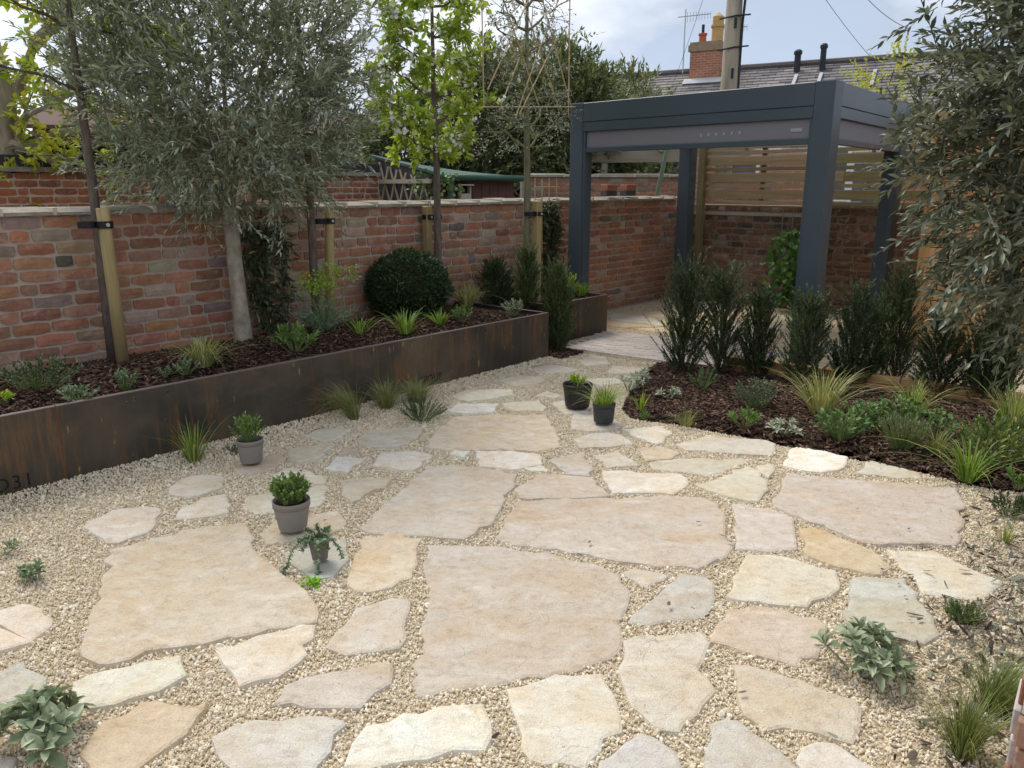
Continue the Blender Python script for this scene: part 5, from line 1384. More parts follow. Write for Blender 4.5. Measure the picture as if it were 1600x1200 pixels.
farbush('dark leafy shrub between the left olive and the green shed roof', 640, 165, 320, 140, 15.2, 15000, .14, .046, M_BUSH, 133, 60)
farbush('sparse pale shrub in front of the far slate roof', 985, 112, 250, 95, 17.5, 3600, .13, .042, M_BUSH2, 134, 25)
farbush('low scrub seen over the far wall inside the pergola opening', 1000, 238, 310, 150, 15.0, 6000, .12, .04, M_BUSH, 135, 20)
farbush('yellow green shrub peeping over the pergola beside the near olive', 1392, 98, 190, 80, 12.0, 1200, .06, .034, M_YLEAF, 136, 10, 'yellow_shrub')
farbush('small leafy shrub at the end of the neighbouring wall', 556, 275, 330, 40, 12.6, 700, .09, .03, M_BUSH2, 137, 6)
# ivy scrambling over the shed front
rng = np.random.default_rng(138)
iv = thing('ivy_plant', 'ivy stems climbing the lattice and green downpipe of the shed', 'ivy', (dl[0], dl[1], 0))
Pi = []; 
for q in range(130):
    f = rng.choice([0, 1]); 
    if f: p = dp(rng.normal(668, 16), rng.uniform(262, 316), 11.0)
    else: p = dp(rng.normal(700, 12), rng.uniform(272, 316), 10.75)
    Pi.append(p)
Pi = np.array(Pi); put_leaves(iv, (dl[0], dl[1], 0), leaves(Pi, rng.normal(size=Pi.shape) + (0, 0, -.3), rng.normal(0, .4, Pi.shape) + (0, -1, .2), .06, .05, rng, 'oval'), leafmat('ivy_leaf', [(.03, .06, .015), (.07, .12, .03), (.16, .22, .06)], .5, .2))
# ================================================================ low plants
def gl(name, cols, **k): return leafmat(name, cols, **k)
M_GRASS = gl('grass_blade', [(.075, .135, .018), (.13, .21, .03), (.19, .28, .05), (.26, .33, .09)], trans=.35)
M_STIPA = gl('feather_grass', [(.10, .13, .035), (.16, .19, .06), (.24, .245, .10), (.34, .29, .15)], trans=.3)
M_PALEGRASS = gl('pale_grass', [(.13, .17, .04), (.21, .25, .07), (.30, .31, .11), (.38, .33, .17)], trans=.3)
M_FINE = gl('fine_green', [(.07, .10, .025), (.12, .16, .04), (.18, .21, .065), (.26, .25, .11)], trans=.3)
M_STRAW = gl('straw_blade', [(.30, .23, .11), (.42, .34, .19), (.50, .42, .26)], trans=.2)
M_YEW = gl('yew_needle', [(.013, .022, .010), (.024, .039, .016), (.042, .064, .025), (.09, .118, .05)], trans=.08, rough=.5)
M_YEWB = gl('box_leaf', [(.010, .021, .010), (.020, .040, .016), (.038, .068, .025), (.085, .125, .05)], trans=.06, rough=.45)
M_YEWG = gl('yew_fresh', [(.030, .050, .015), (.05, .08, .024), (.08, .115, .038), (.12, .16, .06)], trans=.1)
M_YSTEM = plain('yew_stem', (.07, .055, .03), .85, .2, 30)
M_DARKLEAF = gl('dark_leaf', [(.022, .036, .016), (.04, .06, .025), (.065, .088, .042), (.10, .12, .065)], trans=.12)
M_MIDLEAF = gl('mid_leaf', [(.055, .105, .022), (.09, .16, .035), (.13, .21, .055), (.19, .27, .09)], trans=.25)
M_LIME = gl('lime_leaf', [(.15, .24, .02), (.24, .34, .035), (.33, .41, .06)], trans=.35)
M_SILVER = gl('silver_leaf', [(.16, .19, .125), (.24, .27, .19), (.33, .36, .265), (.46, .48, .38)], trans=.1, rough=.75)
M_STACHYS = gl('woolly_leaf', [(.115, .145, .080), (.165, .20, .12), (.23, .265, .17), (.33, .36, .25)], trans=.12, rough=.8)
M_BLUE = gl('blue_leaf', [(.075, .115, .065), (.115, .165, .095), (.18, .235, .145), (.28, .33, .22)], trans=.12, rough=.6)
M_GSTEM = plain('green_stem', (.14, .19, .06), .6, .2, 30)
M_YEWM = gl('yew_mid', [(.018, .030, .012), (.034, .054, .020), (.058, .084, .032), (.12, .15, .06)], trans=.1)
def put_blades(parent, B, mat, name='blades'):
    V, F, T = B
    return link(name, mesh(name, V, [F], mat, False, T), parent, kind='stuff')
_sd = [200]
def nrng(): _sd[0] += 1; return np.random.default_rng(_sd[0])
def tuft(name, label, u, v, z, hpx, wpx, n, bw, mat, droop=.6, r0=.12, lean=(0, 0), group=None, extra=None, cat='grass', base=None, seg=6):
    b = gp(u, v, z) if base is None else base; k = mpp(b); rng = nrng()
    t = thing(name, label, cat, b, 0, group)
    h, w = hpx * k, wpx * k
    sp = .5 * w / max(h, .01) / (1.0 + .9 * droop) / 1.15
    put_blades(t, blades(n, h * (1 + .25 * droop), sp, bw, rng, droop, w * r0, seg, lean), mat)
    if extra: put_blades(t, blades(extra[0], h * 1.1, sp * extra[2], bw, rng, droop * 1.1, w * r0, seg, lean), extra[1], 'dry_blades')
    return t
def leafy(name, label, u, v, z, wpx, hpx, stems, nl, ll, lw, mat, tpl='lance', cat='plant', group=None, ang=.9, droop=.1, up=.5, nparts=0, base=None, stemmat=None, rad=.0018, low=.25):
    b = gp(u, v, z) if base is None else base; k = mpp(b); rng = nrng()
    t = thing(name, label, cat, b, 0, group)
    w, h = wpx * k, hpx * k
    a = rng.uniform(0, 6.28, stems); el = np.sqrt(rng.random(stems))
    E = np.stack((np.cos(a) * el * w / 2, np.sin(a) * el * w / 2, h * (low + (1 - low) * np.sqrt(np.maximum(0, 1 - .85 * el ** 2))) * rng.uniform(.75, 1.02, stems)), 1)
    S = np.stack((np.cos(a) * el * w * .12, np.sin(a) * el * w * .12, np.zeros(stems)), 1)
    mb = MB(); L_ = np.linalg.norm(E - S, axis=1)
    for i in range(stems): mb.tube(bent(S[i], E[i] - (0, 0, .01), rng, 4, .006), (rad * 1.5, rad * 1.2, rad, rad * .7), 4, False)
    mb.make('stems', stemmat or M_GSTEM, t, kind='stuff' if stems > 12 else None)
    D = unit((E - S) + np.array((0, 0, up * h))[None])
    f0 = .45
    C = S + (E - S) * f0
    Ls = twigs(C + b, unit(E - S), L_ * (1 - f0) * 1.05, nl, ll, lw, rng, ang, droop * .5, tpl)
    put_leaves(t, b, Ls, mat, nparts)
    return t
def yew(label, u, v, z, wpx, hpx, shoots, mat=M_YEW, needles=50, nl=.024, nw=.0065, group=None, spread=1.0, bottom=.02, name='yew_plant', flare=1.0, cat='shrub'):
    b = gp(u, v, z); k = mpp(b); rng = nrng(); t = thing(name, label, cat, b, 0, group)
    w, h = wpx * k, hpx * k
    m = MB()
    shoots = int(shoots * 1.9)
    m.tube(bent((0, 0, -.03), (rng.normal(0, .01), rng.normal(0, .01), h * .8), rng, 5, .008), (.011, .009, .007, .005, .002), 5)
    a = rng.uniform(0, 6.28, shoots); f = rng.random(shoots) ** rng.uniform(.9, 1.25)
    r = np.sqrt(rng.random(shoots))
    # width of the plant by height: narrow foot, full middle, ragged top
    prof = lambda q: np.interp(q, (0, .15, .45, .75, 1.0), (.85, .95, 1.0, .70, .28))
    L_ = h * rng.uniform(.12, .30, shoots); lead = rng.random(shoots) < .06; L_[lead] *= 1.7
    z0 = bottom * h + f * (h * .86 - bottom * h)
    rr = r * prof(f) * w / 2
    C = np.stack((np.cos(a) * rr * .62, np.sin(a) * rr * .62, z0), 1)
    D = unit(np.stack((np.cos(a) * r * .55 * flare, np.sin(a) * r * .55 * flare, np.full(shoots, 1.0)), 1) + rng.normal(0, .20, (shoots, 3)))
    for i in range(0, shoots, 3):
        m.tube(np.array([(0, 0, max(.01, z0[i] - .10 * h)), C[i], C[i] + D[i] * L_[i]]), (.004, .003, .0012), 3, False)
    m.make('stems', M_YSTEM, t, kind='stuff')
    put_leaves(t, b, twigs(C + b, D, L_, needles, nl, nw, rng, .95, 0, 'flat'), mat)
    return t

# ---- yews along the far edge of the mulch bed
GH = 'upright yew plants in a row along the pergola'
for lab, u, v, w, h, n in (('broad upright yew at the left end of the row, beside the sett path', 1068, 584, 70, 172, 170), ('tall upright yew second from the left of the row', 1124, 584, 62, 166, 150),
        ('slim upright yew in front of the white patio, third from the left', 1180, 590, 62, 138, 115), ('open yew just to the left of the large front pergola post', 1254, 604, 78, 150, 130),
        ('yew covering the foot of the large front pergola post', 1328, 602, 82, 152, 150), ('tall yew with leafy pointed top in front of the rear pergola post', 1396, 596, 62, 178, 140),
        ('dark low yew below the hanging olive spray', 1462, 618, 72, 130, 130), ('wide open yew at the right end of the row under the near olive', 1540, 628, 118, 150, 190)):
    yew(lab, u, v, .03, w, h, n, group=GH, flare=.8 + 1.1 * ((u * 7) % 5) / 4, mat=M_YEWM if u in (1124, 1254, 1396) else M_YEW, nl=.027, nw=.0075)
yew('greener slim yew between two taller ones in the row', 1362, 600, .03, 44, 120, 70, M_YEWG, group=GH, nl=.027, nw=.0075)
# ---- columnar yew and dark plants at the planter ends
yew('dense columnar yew standing on the ground between the two steel planters', 870, 548, .01, 58, 128, 420, M_YEWG, 44, .020, .0065, name='columnar_yew', flare=.55)
yew('dark spiky yew shrub beside the bare young tree trunk', 775, 478, .41, 74, 72, 150, name='yew_plant', flare=1.7)
yew('slim upright yew at the foot of the bare young tree', 824, 480, .41, 44, 92, 120, M_YEWG, flare=.9)
# ---- clipped ball
rng = nrng(); b = gp(640, 494, .41); k = mpp(b); t = thing('topiary_ball', 'clipped dark green yew ball against the brick wall', 'topiary', b)
rx, rz = 61 * k, 50 * k; cc = np.array((0, 0, rz * .93))
d = unit(rng.normal(size=(6500, 3))); r = rng.uniform(.86, 1.01, 6500) * (1 + .05 * np.sin(d[:, 0] * 9 + 2) * np.sin(d[:, 2] * 8) + .045 * np.sin(d[:, 1] * 13 + d[:, 2] * 5) + .03 * np.sin(d[:, 0] * 23) * np.sin(d[:, 2] * 21))
P = cc + d * r[:, None] * (rx, rx, rz)
P = P[P[:, 2] > -.01]; d = d[:len(P)] if len(d) == len(P) else unit((P - cc) / (rx, rx, rz))
Ls = twigs(P + b, unit(d + rng.normal(0, .55, d.shape) + (0, 0, .35)), .04, 8, .024, .0085, rng, .9, 0, 'flat')
put_leaves(t, b, Ls, M_YEWB)
m = MB(); m.lathe([(0, rz * .12), (rx * .55, rz * .3), (rx * .86, rz * .8), (rx * .8, rz * 1.3), (rx * .45, rz * 1.68), (0, rz * 1.8)], 18); m.make('inner_twigs', M_YSTEM, t, True)
m = MB(); m.tube([(0, 0, -.03), (0, 0, .2)], .02, 6); m.make('stem', M_YSTEM, t)

# ---- long planter
Z1 = .425
leafy('small_leaved_shrub', 'low dark small leaved shrub at the near end of the long planter', 62, 612, Z1, 128, 62, 60, 11, .021, .012, M_DARKLEAF, 'oval', 'shrub')
leafy('lime_seedling', 'tiny bright green plant at the left edge of the long planter', 6, 632, Z1, 30, 22, 8, 6, .035, .014, M_LIME, 'oval', nparts=0)
SP = 'blue green spurges in the long planter'
for lab, u, v, w, h, s in (('blue green spurge sprawling below the dark low shrub', 125, 626, 62, 26, 18), ('blue green spurge in front of the round stake', 197, 608, 44, 34, 16), ('tiny blue green spurge at the planter edge, smallest of its kind', 258, 590, 20, 18, 8), ('blue green spurge touching the pale arching grass', 291, 586, 40, 28, 14)):
    leafy('spurge', lab, u, v, Z1, w, h, s, 13, .022, .010, M_BLUE, 'oval', group=SP, rad=.003)
tuft('sedge_clump', 'pale lime arching sedge clump left of the olive trunk', 318, 574, Z1, 64, 88, 240, .006, M_PALEGRASS, 1.1, .12, extra=(50, M_STRAW, 1.2))
leafy('hellebore', 'mid green broad leaved plant right of the olive trunk', 462, 550, Z1, 78, 44, 26, 8, .05, .021, M_MIDLEAF, 'oval', up=.3, nparts=30)
# spurge with lime heads
rng = nrng(); b = gp(508, 522, Z1); k = mpp(b); t = thing('lime_spurge', 'tall spurge with lime yellow flower heads and blue green feathery base', 'plant', b)
n = 46; a = rng.uniform(0, 6.28, n); e = np.sqrt(rng.random(n)); D = unit(np.stack((np.cos(a) * e, np.sin(a) * e, np.full(n, .75)), 1))
put_leaves(t, b, twigs(D * .05 + b, D, rng.uniform(.16, .30, n), 22, .052, .0075, rng, 1.1, .05, 'lance'), M_BLUE)
mb = MB()
for i, (u, v) in enumerate(((478, 442), (503, 428), (520, 424), (515, 446), (545, 426), (500, 448), (488, 450))):
    q = onplane(u, v, b[:2] + rng.normal(0, .05, 2), WD) - b; mb.tube(bent((q[0] * .3, q[1] * .3, 0), q, rng, 5, .01), (.006, .005, .004, .004, .003), 5)
    P = q + rng.normal(0, .045, (90, 3)) * (1, 1, .8)
    put_leaves(t, b, leaves(P + b, rng.normal(size=P.shape) + (0, 0, .6), rng.normal(0, .3, P.shape) + (0, 0, 1), .022, .017, rng, 'oval'), M_LIME, 0, 'flower_head')
mb.make('flower_stem', M_GSTEM, t)
DL = 'bright strap leaved clumps in the long planter'
for lab, u, v, w, h, n in (('bright strap leaved clump right beside the lime spurge', 563, 523, 50, 36, 40), ('largest bright strap leaved clump, below the clipped ball', 632, 522, 72, 44, 60), ('bright strap leaved clump below the right side of the clipped ball', 688, 508, 52, 28, 45)):
    tuft('daylily_clump', lab, u, v, Z1, h, w, n, .014, M_GRASS, .55, .12, group=DL, cat='plant')
leafy('young_perennial', 'small fresh green plant at the planter edge right of the strap leaved clumps', 722, 503, Z1, 38, 28, 12, 9, .03, .014, M_MIDLEAF, 'oval')
tuft('feather_grass', 'straw green arching grass between the clipped ball and the spiky yew', 730, 480, Z1, 50, 74, 200, .006, M_PALEGRASS, 1.0, .12, extra=(60, M_STRAW, 1.1))
leafy('lavender', 'small silvery lavender near the far end of the long planter', 802, 492, Z1, 42, 26, 22, 12, .026, .006, M_SILVER)
# climber and cane fan behind the olive trunk
b = onplane(424, 505, CORNER + WN * .09, WD); b[2] = .42; rng = nrng()
t = thing('cane_fan', 'fan of split canes against the wall right of the olive trunk', 'cane trellis', b, ROTW)
def wp(u, v): p = onplane(u, v, b[:2], WD); return np.array(((p[:2] - b[:2]) @ WD, 0, p[2] - b[2]))
for a, c in (((409, 520), (380, 400)), ((424, 520), (400, 400)), ((440, 512), (425, 400)), ((452, 505), (445, 345)), ((396, 486), (462, 463)), ((388, 453), (440, 436)), ((380, 398), (452, 376)), ((430, 380), (455, 378))):
    m = MB(); m.tube([wp(*a) + (0, rng.uniform(-.02, .0), 0), wp(*c) + (0, rng.uniform(-.02, .0), 0)], .0065, 5); m.make('cane', M_CANE, t)
def climber(label, pts, n, ll, lw, base, seed, mat=M_DARKLEAF, jit=.05, nparts=40):
    rng = np.random.default_rng(seed); t = thing('climber', label, 'climbing plant', base); mb = MB(); Cs = []
    for path in pts:
        P_ = np.array([onplane(u, v, base[:2] + WN * .03, WD) - base for u, v in path]); P_ = np.concatenate([np.linspace(P_[i], P_[i + 1], 6, endpoint=False) for i in range(len(P_) - 1)]); P_[:, :2] += rng.normal(0, .012, (len(P_), 2))
        mb.tube(P_, .005, 5); Cs.append(P_)
    mb.make('stem', M_YSTEM, t)
    Cs = np.concatenate(Cs); j = rng.integers(0, len(Cs), n); C = Cs[j] + rng.normal(0, jit * .4, (n, 3))
    D = unit(rng.normal(size=(n, 3)) + np.array((*WN, -.1)) * .6)
    put_leaves(t, base, twigs(C + base, D, .09, 5, ll, lw, rng, 1.0, .2, 'lance'), mat, nparts)
climber('dark evergreen climber with long leaves on the cane fan behind the olive trunk', [((424, 510), (398, 450), (388, 400), (392, 345)), ((424, 510), (410, 430), (418, 385), (405, 340)), ((430, 505), (446, 440), (438, 370), (440, 345)), ((410, 470), (402, 420), (412, 370))], 190, .08, .024, b, 301)
b2 = onplane(856, 455, CORNER + WN * .08, WD); b2[2] = .42
t = thing('cane_trellis', 'small square bamboo trellis rising above the coping beside the pergola post', 'cane trellis', b2, ROTW)
for u in (836, 847, 858, 870):
    m = MB(); q0_, q1_ = onplane(u, 440, b2[:2], WD) - b2, onplane(u, 278, b2[:2], WD) - b2
    m.tube([((q0_[:2] @ WD), 0, q0_[2]), ((q1_[:2] @ WD), 0, q1_[2])], .006, 5); m.make('cane', M_CANE, t)
for v in (292, 330, 380):
    m = MB(); q0_, q1_ = onplane(834, v, b2[:2], WD) - b2, onplane(873, v, b2[:2], WD) - b2
    m.tube([((q0_[:2] @ WD), -.01, q0_[2]), ((q1_[:2] @ WD), -.01, q1_[2])], .006, 5); m.make('cane', M_CANE, t)
climber('small leaved evergreen climber on the square bamboo trellis', [((858, 455), (855, 400), (860, 350), (852, 318)), ((864, 455), (866, 400), (858, 340), (862, 325)), ((860, 455), (852, 410), (866, 370), (864, 335))], 300, .06, .028, b2, 302, M_DARKLEAF, .08, 0)
# ---- short planter
leafy('lime_shrub', 'yellow green leafed shrub in the short planter', 884, 462, .43, 42, 36, 20, 8, .04, .018, M_LIME, 'oval', nparts=0)
tuft('chive_clump', 'bright green fine leaved clump spilling over the short planter', 908, 462, .42, 30, 52, 150, .006, M_GRASS, .9, .15)
tuft('thin_grass', 'thin upright grass against the left front pergola post', 900, 458, .42, 52, 40, 26, .004, M_PALEGRASS, .4, .1)

# ---- plants in the gravel on the left
tuft('sedge_clump', 'bright green sedge growing in the gravel against the steel planter', 303, 724, .0, 72, 72, 120, .0055, M_GRASS, .55, .12, extra=(14, M_STRAW, 1.2))
leafy('creeping_plant', 'small dark creeping plant tucked behind the taupe pot', 366, 710, .0, 30, 18, 18, 9, .014, .006, M_DARKLEAF)
FG = 'feather grasses in front of the steel planter'
for lab, u, v, w, h, ln in (('feather grass nearest the pots, leaning left', 554, 658, 70, 74, (-.22, 0)), ('middle feather grass in front of the steel planter', 604, 641, 86, 62, (-.06, 0)), ('feather grass directly behind the dark rosemary', 652, 631, 96, 52, (0, 0))):
    tuft('feather_grass', lab, u, v, .0, h, w, 420, .0030, M_STIPA, 1.05, .09, ln, FG, seg=7)
leafy('rosemary', 'low dark rosemary sprawling on the gravel', 658, 657, .0, 84, 36, 60, 24, .019, .0050, M_DARKLEAF, 'flat', cat='shrub', ang=.8, low=.3)
tuft('iris_clump', 'few bright green blades at the left edge under the steel planter', 2, 785, .0, 34, 40, 10, .010, M_GRASS, .5, .1)

def stachys(label, u, v, z, wpx, hpx, rosettes, ll, lw, mat, group=None, name='lambs_ear', parts=True, nl=9):
    b = gp(u, v, z); k = mpp(b); rng = nrng(); t = thing(name, label, 'plant', b, 0, group); w, h = wpx * k, hpx * k
    P, D, N, LL = [], [], [], []; mb = MB()
    for q in range(rosettes):
        a = rng.uniform(0, 6.28); e = math.sqrt(rng.random()); tipz = h * (.25 + .6 * (1 - e * .75)) * rng.uniform(.6, 1)
        c = np.array((math.cos(a) * e * w * .36, math.sin(a) * e * w * .30, tipz)); s0 = c * (.2, .2, 0)
        mb.tube(bent(s0, c, rng, 4, .006), (.0045, .004, .0035, .003), 5)
        ax = unit(np.array((math.cos(a) * e * .7, math.sin(a) * e * .7, 1.0)))
        for j in range(nl):
            f = j / nl; ph = j * 2.4 + q; tilt = 1.35 - .85 * f
            s1 = unit(np.cross(ax, (.3, .8, .2))); s2 = np.cross(ax, s1); out = math.cos(ph) * s1 + math.sin(ph) * s2
            dd = math.cos(tilt) * ax + math.sin(tilt) * out
            P.append(c + ax * (.02 * f - .008)); D.append(dd); N.append(unit(ax * .9 - out * .3 * math.cos(tilt) + rng.normal(0, .15, 3))); LL.append(ll * (1.0 - .45 * f) * rng.uniform(.75, 1.15))
    mb.make('stems', plain('woolly_stem', (.27, .31, .22), .85, .1, 30) if 'woolly_stem' not in bpy.data.materials else bpy.data.materials['woolly_stem'], t)
    P, D, N, LL = map(np.array, (P, D, N, LL))
    put_leaves(t, b, leaves(P + b, D, N, LL, LL * lw / ll, rng, 'soft'), mat, len(P) if parts else 0)
    return t
stachys('large woolly grey green lambs ear in the bottom left corner', 70, 1165, .0, 165, 105, 15, .085, .036, M_STACHYS)
stachys('large woolly grey green lambs ear between the flagstones at the lower right', 1345, 1052, .0, 168, 105, 17, .080, .030, M_STACHYS)
stachys('small woolly plant cut by the left edge of the picture', -2, 872, .0, 66, 40, 6, .055, .020, M_STACHYS, nl=8)
stachys('small green and grey plant alone in the left hand gravel', 62, 908, .0, 68, 40, 7, .045, .018, gl('sage_leaf', [(.08, .12, .05), (.13, .18, .085), (.20, .24, .15)], trans=.15), nl=8)

# ---- pots
M_TAUPE = plain('taupe_plastic', (.225, .205, .185), .55, .06, 8, .03)
M_BLACKP = plain('black_plastic', (.014, .015, .017), .42, .15, 8, .0, .4)
M_GREYP = plain('charcoal_plastic', (.032, .036, .042), .45, .1, 8, .0, .4)
M_SOIL = soil_mat('potting_soil', (.018, .012, .009), (.06, .04, .028), 80)
def pot(label, u, v, wtop, h, wbot, mat, lip=.018, rot=0, ns=28, tilt=0.0):
    b = gp(u, v, .034); k = mpp(b); R1, R2, H = wtop * k / 2, wbot * k / 2, h * k
    t = thing('plant_pot', label, 'plant pot', b, 0); 
    if tilt: t.rotation_euler = (tilt * .4, tilt, 0)
    m = MB(); m.lathe([(0, .006), (R2 * .8, .006), (R2 * .82, 0), (R2 * .97, .0), (R2, .006), (R1 * .955, H - lip * 1.4), (R1 * .955, H - lip * 1.35), (R1 * .90, H - .004), (R1 * .88, H - .02), (R2 * .9, .02)], ns); m.make('body', mat, t, ns > 12)
    m = MB(); m.lathe([(R1 * .957, H - lip * 1.5), (R1 * .985, H - lip * 1.5), (R1, H - .004), (R1 * .985, H), (R1 * .93, H), (R1 * .915, H - .01)], ns); m.make('rim', mat, t, ns > 12)
    m = MB(); m.lathe([(R1 * .93, H - .030), (R1 * .4, H - .022), (0, H - .020)], ns); m.make('soil', M_SOIL, t, True)
    return t, b + np.array((0, 0, H - .03)), k
_, pb_, k = pot('round taupe plastic pot nearest the steel planter', 393, 720, 41, 36, 33, M_TAUPE)
leafy('potted_perennial', 'fresh green leafy plant growing in the taupe pot by the steel planter', 0, 0, 0, 58, 48, 44, 10, .026, .011, M_MIDLEAF, 'lance', base=pb_, low=.35, nparts=0)
_, pb_, k = pot('round taupe plastic pot in the middle of the gravel, slightly dirty', 458, 824, 58, 47, 43, M_TAUPE, .02)
leafy('potted_perennial', 'bushy mid green plant growing in the middle taupe pot', 0, 0, 0, 62, 50, 64, 10, .028, .014, gl('pot_leaf', [(.05, .085, .025), (.085, .14, .035), (.13, .20, .055), (.20, .26, .10)], trans=.25), 'oval', base=pb_, low=.35)
_, pb_, k = pot('tall faceted taupe pot standing on a grey flagstone', 500, 872, 34, 34, 25, plain('taupe_plastic_dark', (.165, .145, .125), .55, .06, 8), .012, 0, 10)
# trailing stonecrop
rng = nrng(); t = thing('trailing_stonecrop', 'trailing blue green stonecrop hanging over the faceted pot with a lime rosette on the stone', 'plant', pb_)
paths = [((0, 0, 0), (-.05, -.03, .05), (-.10, -.06, .0), (-.115, -.08, -.055), (-.135, -.09, -.085)), ((0, 0, 0), (.01, -.06, .05), (.02, -.085, -.02), (.018, -.10, -.07), (.01, -.12, -.098), (.008, -.16, -.10)), ((0, 0, 0), (.05, -.03, .05), (.085, -.04, .02), (.105, -.05, -.03)), ((0, 0, 0), (-.02, .0, .06), (-.05, -.01, .07)), ((0, 0, 0), (.02, .01, .06), (.045, .0, .07)), ((0, 0, 0), (-.03, -.04, .04), (-.055, -.07, .01)), ((0, 0, 0), (.03, -.05, .05), (.05, -.075, .02)), ((0, 0, 0), (0, .01, .05), (-.01, .02, .08)), ((0, 0, 0), (-.04, -.02, .04), (-.075, -.03, .035))]
mb = MB(); P, D, N = [], [], []
for pa in paths:
    q = np.array(pa); q = np.concatenate([np.linspace(q[i], q[i + 1], 9, endpoint=False) for i in range(len(q) - 1)] + [q[-1:]]); mb.tube(q, .0028, 5)
    for i in range(3, len(q)):
        for j in range(3):
            tg = unit(q[i] - q[i - 1]); s1 = unit(np.cross(tg, rng.normal(size=3))); P.append(q[i]); D.append(s1 + tg * .5); N.append(tg)
mb.make('stems', M_GSTEM, t); P, D, N = map(np.array, (P, D, N))
put_leaves(t, pb_, leaves(P + pb_, D, N, .020, .012, rng, 'oval'), M_BLUE)
c = np.array((.005, -.175, -.088)); P = c + rng.normal(0, .011, (90, 3)) * (1.3, 1.1, .8)
put_leaves(t, pb_, leaves(P + pb_, unit(P - c + (0, 0, .01)), rng.normal(0, .3, P.shape) + (0, 0, 1), .020, .011, rng, 'oval'), gl('lime_succulent', [(.12, .30, .01), (.20, .42, .02), (.30, .50, .05)], trans=.3), 0, 'lime_rosette')
_, pb_, k = pot('wide black plastic pot at the left of the two black pots', 902, 634, 47, 36, 38, M_BLACKP)
leafy('potted_seedling', 'small lime green plant sitting low in the wide black pot', 0, 0, 0, 26, 22, 14, 9, .032, .013, M_LIME, 'oval', base=pb_, low=.4)
_, pb_, k = pot('charcoal plastic pot in front, holding a tall grass', 943, 658, 36, 30, 31, M_GREYP)
tuft('potted_grass', 'bright green grass with tall thin stalks in the charcoal pot', 0, 0, 0, 42, 72, 190, .0048, M_GRASS, .8, .16, base=pb_, extra=(40, M_PALEGRASS, 1.25))
rng = nrng(); tt = bpy.data.objects['potted_grass']; put_blades(tt, blades(9, 86 * k, .10, .0055, rng, .1, .04, 5), M_PALEGRASS, 'tall_stalks')

# ---- right-hand bed
ZB = .038
SV = 'silver leaved plants along the edge of the mulch bed'
stachys('silver felted plant right behind the charcoal pot', 982, 610, ZB, 62, 34, 9, .050, .017, M_SILVER, SV, 'silver_plant', False)
stachys('silver felted plant at the tip of the mulch bed by the sett path', 1012, 600, ZB, 52, 38, 8, .052, .016, M_SILVER, SV, 'silver_plant', False)
stachys('low silver plant alone in the mulch near the bed tip', 1045, 624, ZB, 52, 22, 6, .058, .018, M_SILVER, SV, 'silver_plant', False)
stachys('silver woolly plant near the bright white flagstone', 1224, 677, ZB, 72, 30, 11, .055, .018, M_SILVER, SV, 'silver_plant', False)
tuft('lime_sedge', 'short lime green upright blades at the bed edge beside the pots', 1001, 641, ZB, 34, 24, 22, .010, M_LIME, .25, .15, cat='plant')
leafy('thyme', 'tiny green cushion on the gravel edge in front of the bed', 1009, 655, .01, 22, 14, 26, 8, .010, .005, M_MIDLEAF)
leafy('hebe', 'rounded mid green hebe in the bed below the tall yews', 1097, 607, ZB, 54, 36, 26, 13, .024, .009, gl('hebe_leaf', [(.05, .08, .03), (.09, .125, .045), (.15, .18, .085)], trans=.15))
tuft('feather_grass', 'small fine brown green grass tuft on the bed edge', 1072, 665, .02, 30, 48, 130, .0026, M_STIPA, .8, .2)
leafy('lupin', 'small bright green leafy plant near the bed edge', 1162, 668, ZB, 46, 30, 14, 8, .042, .014, M_MIDLEAF, 'oval')
leafy('grey_shrub', 'rounded dark grey green shrub in the middle of the bed', 1182, 637, ZB, 76, 50, 46, 13, .022, .011, gl('grey_shrub_leaf', [(.045, .065, .040), (.08, .105, .065), (.14, .165, .11)], trans=.1), 'oval', cat='shrub')
tuft('large_grass', 'large arching grass with straw coloured blades in front of the pergola post', 1282, 645, ZB, 84, 120, 190, .0060, M_PALEGRASS, .7, .14, extra=(60, M_STRAW, 1.4))
tuft('large_grass', 'smaller arching green grass to the right of the straw coloured one', 1425, 648, ZB, 70, 90, 120, .006, M_GRASS, .7, .12, extra=(30, M_STRAW, 1.2))
CG = 'leafy cranesbills forming the green drift in the bed'
for lab, u, v, w, h in (('left end of the leafy green cranesbill drift', 1312, 684, 96, 44), ('cranesbill in front of the straw coloured grass', 1352, 672, 84, 46), ('middle of the leafy green cranesbill drift', 1398, 668, 88, 50), ('right end of the leafy green cranesbill drift', 1456, 682, 90, 44)):
    leafy('cranesbill', lab, u, v, ZB, w, h, 42, 6, .034, .022, gl('cranesbill_leaf', [(.04, .085, .022), (.07, .13, .035), (.11, .18, .055), (.17, .24, .09)], trans=.25), 'oval', group=CG, ang=1.2, low=.35)
tuft('feather_grass', 'fine green feathery tuft in front of the cranesbills', 1313, 690, ZB, 56, 70, 220, .0026, gl('fennel', [(.06, .10, .03), (.10, .15, .05), (.16, .20, .08)], trans=.3), .7, .14)
leafy('lavender', 'rounded bushy lavender with dry tips near the bed edge', 1408, 702, ZB, 80, 56, 120, 16, .020, .0045, gl('lavender_leaf', [(.06, .08, .035), (.10, .125, .055), (.17, .18, .09), (.30, .27, .15)], trans=.15), 'flat', cat='shrub', ang=.5, low=.5)
tuft('feather_grass', 'fine brown green grass right of the rounded lavender', 1462, 706, ZB, 48, 80, 180, .0026, M_STIPA, .9, .15)
tuft('sedge_clump', 'vivid green broad bladed sedge on the bed edge at right', 1512, 752, .02, 82, 118, 95, .0085, M_GRASS, .75, .10)
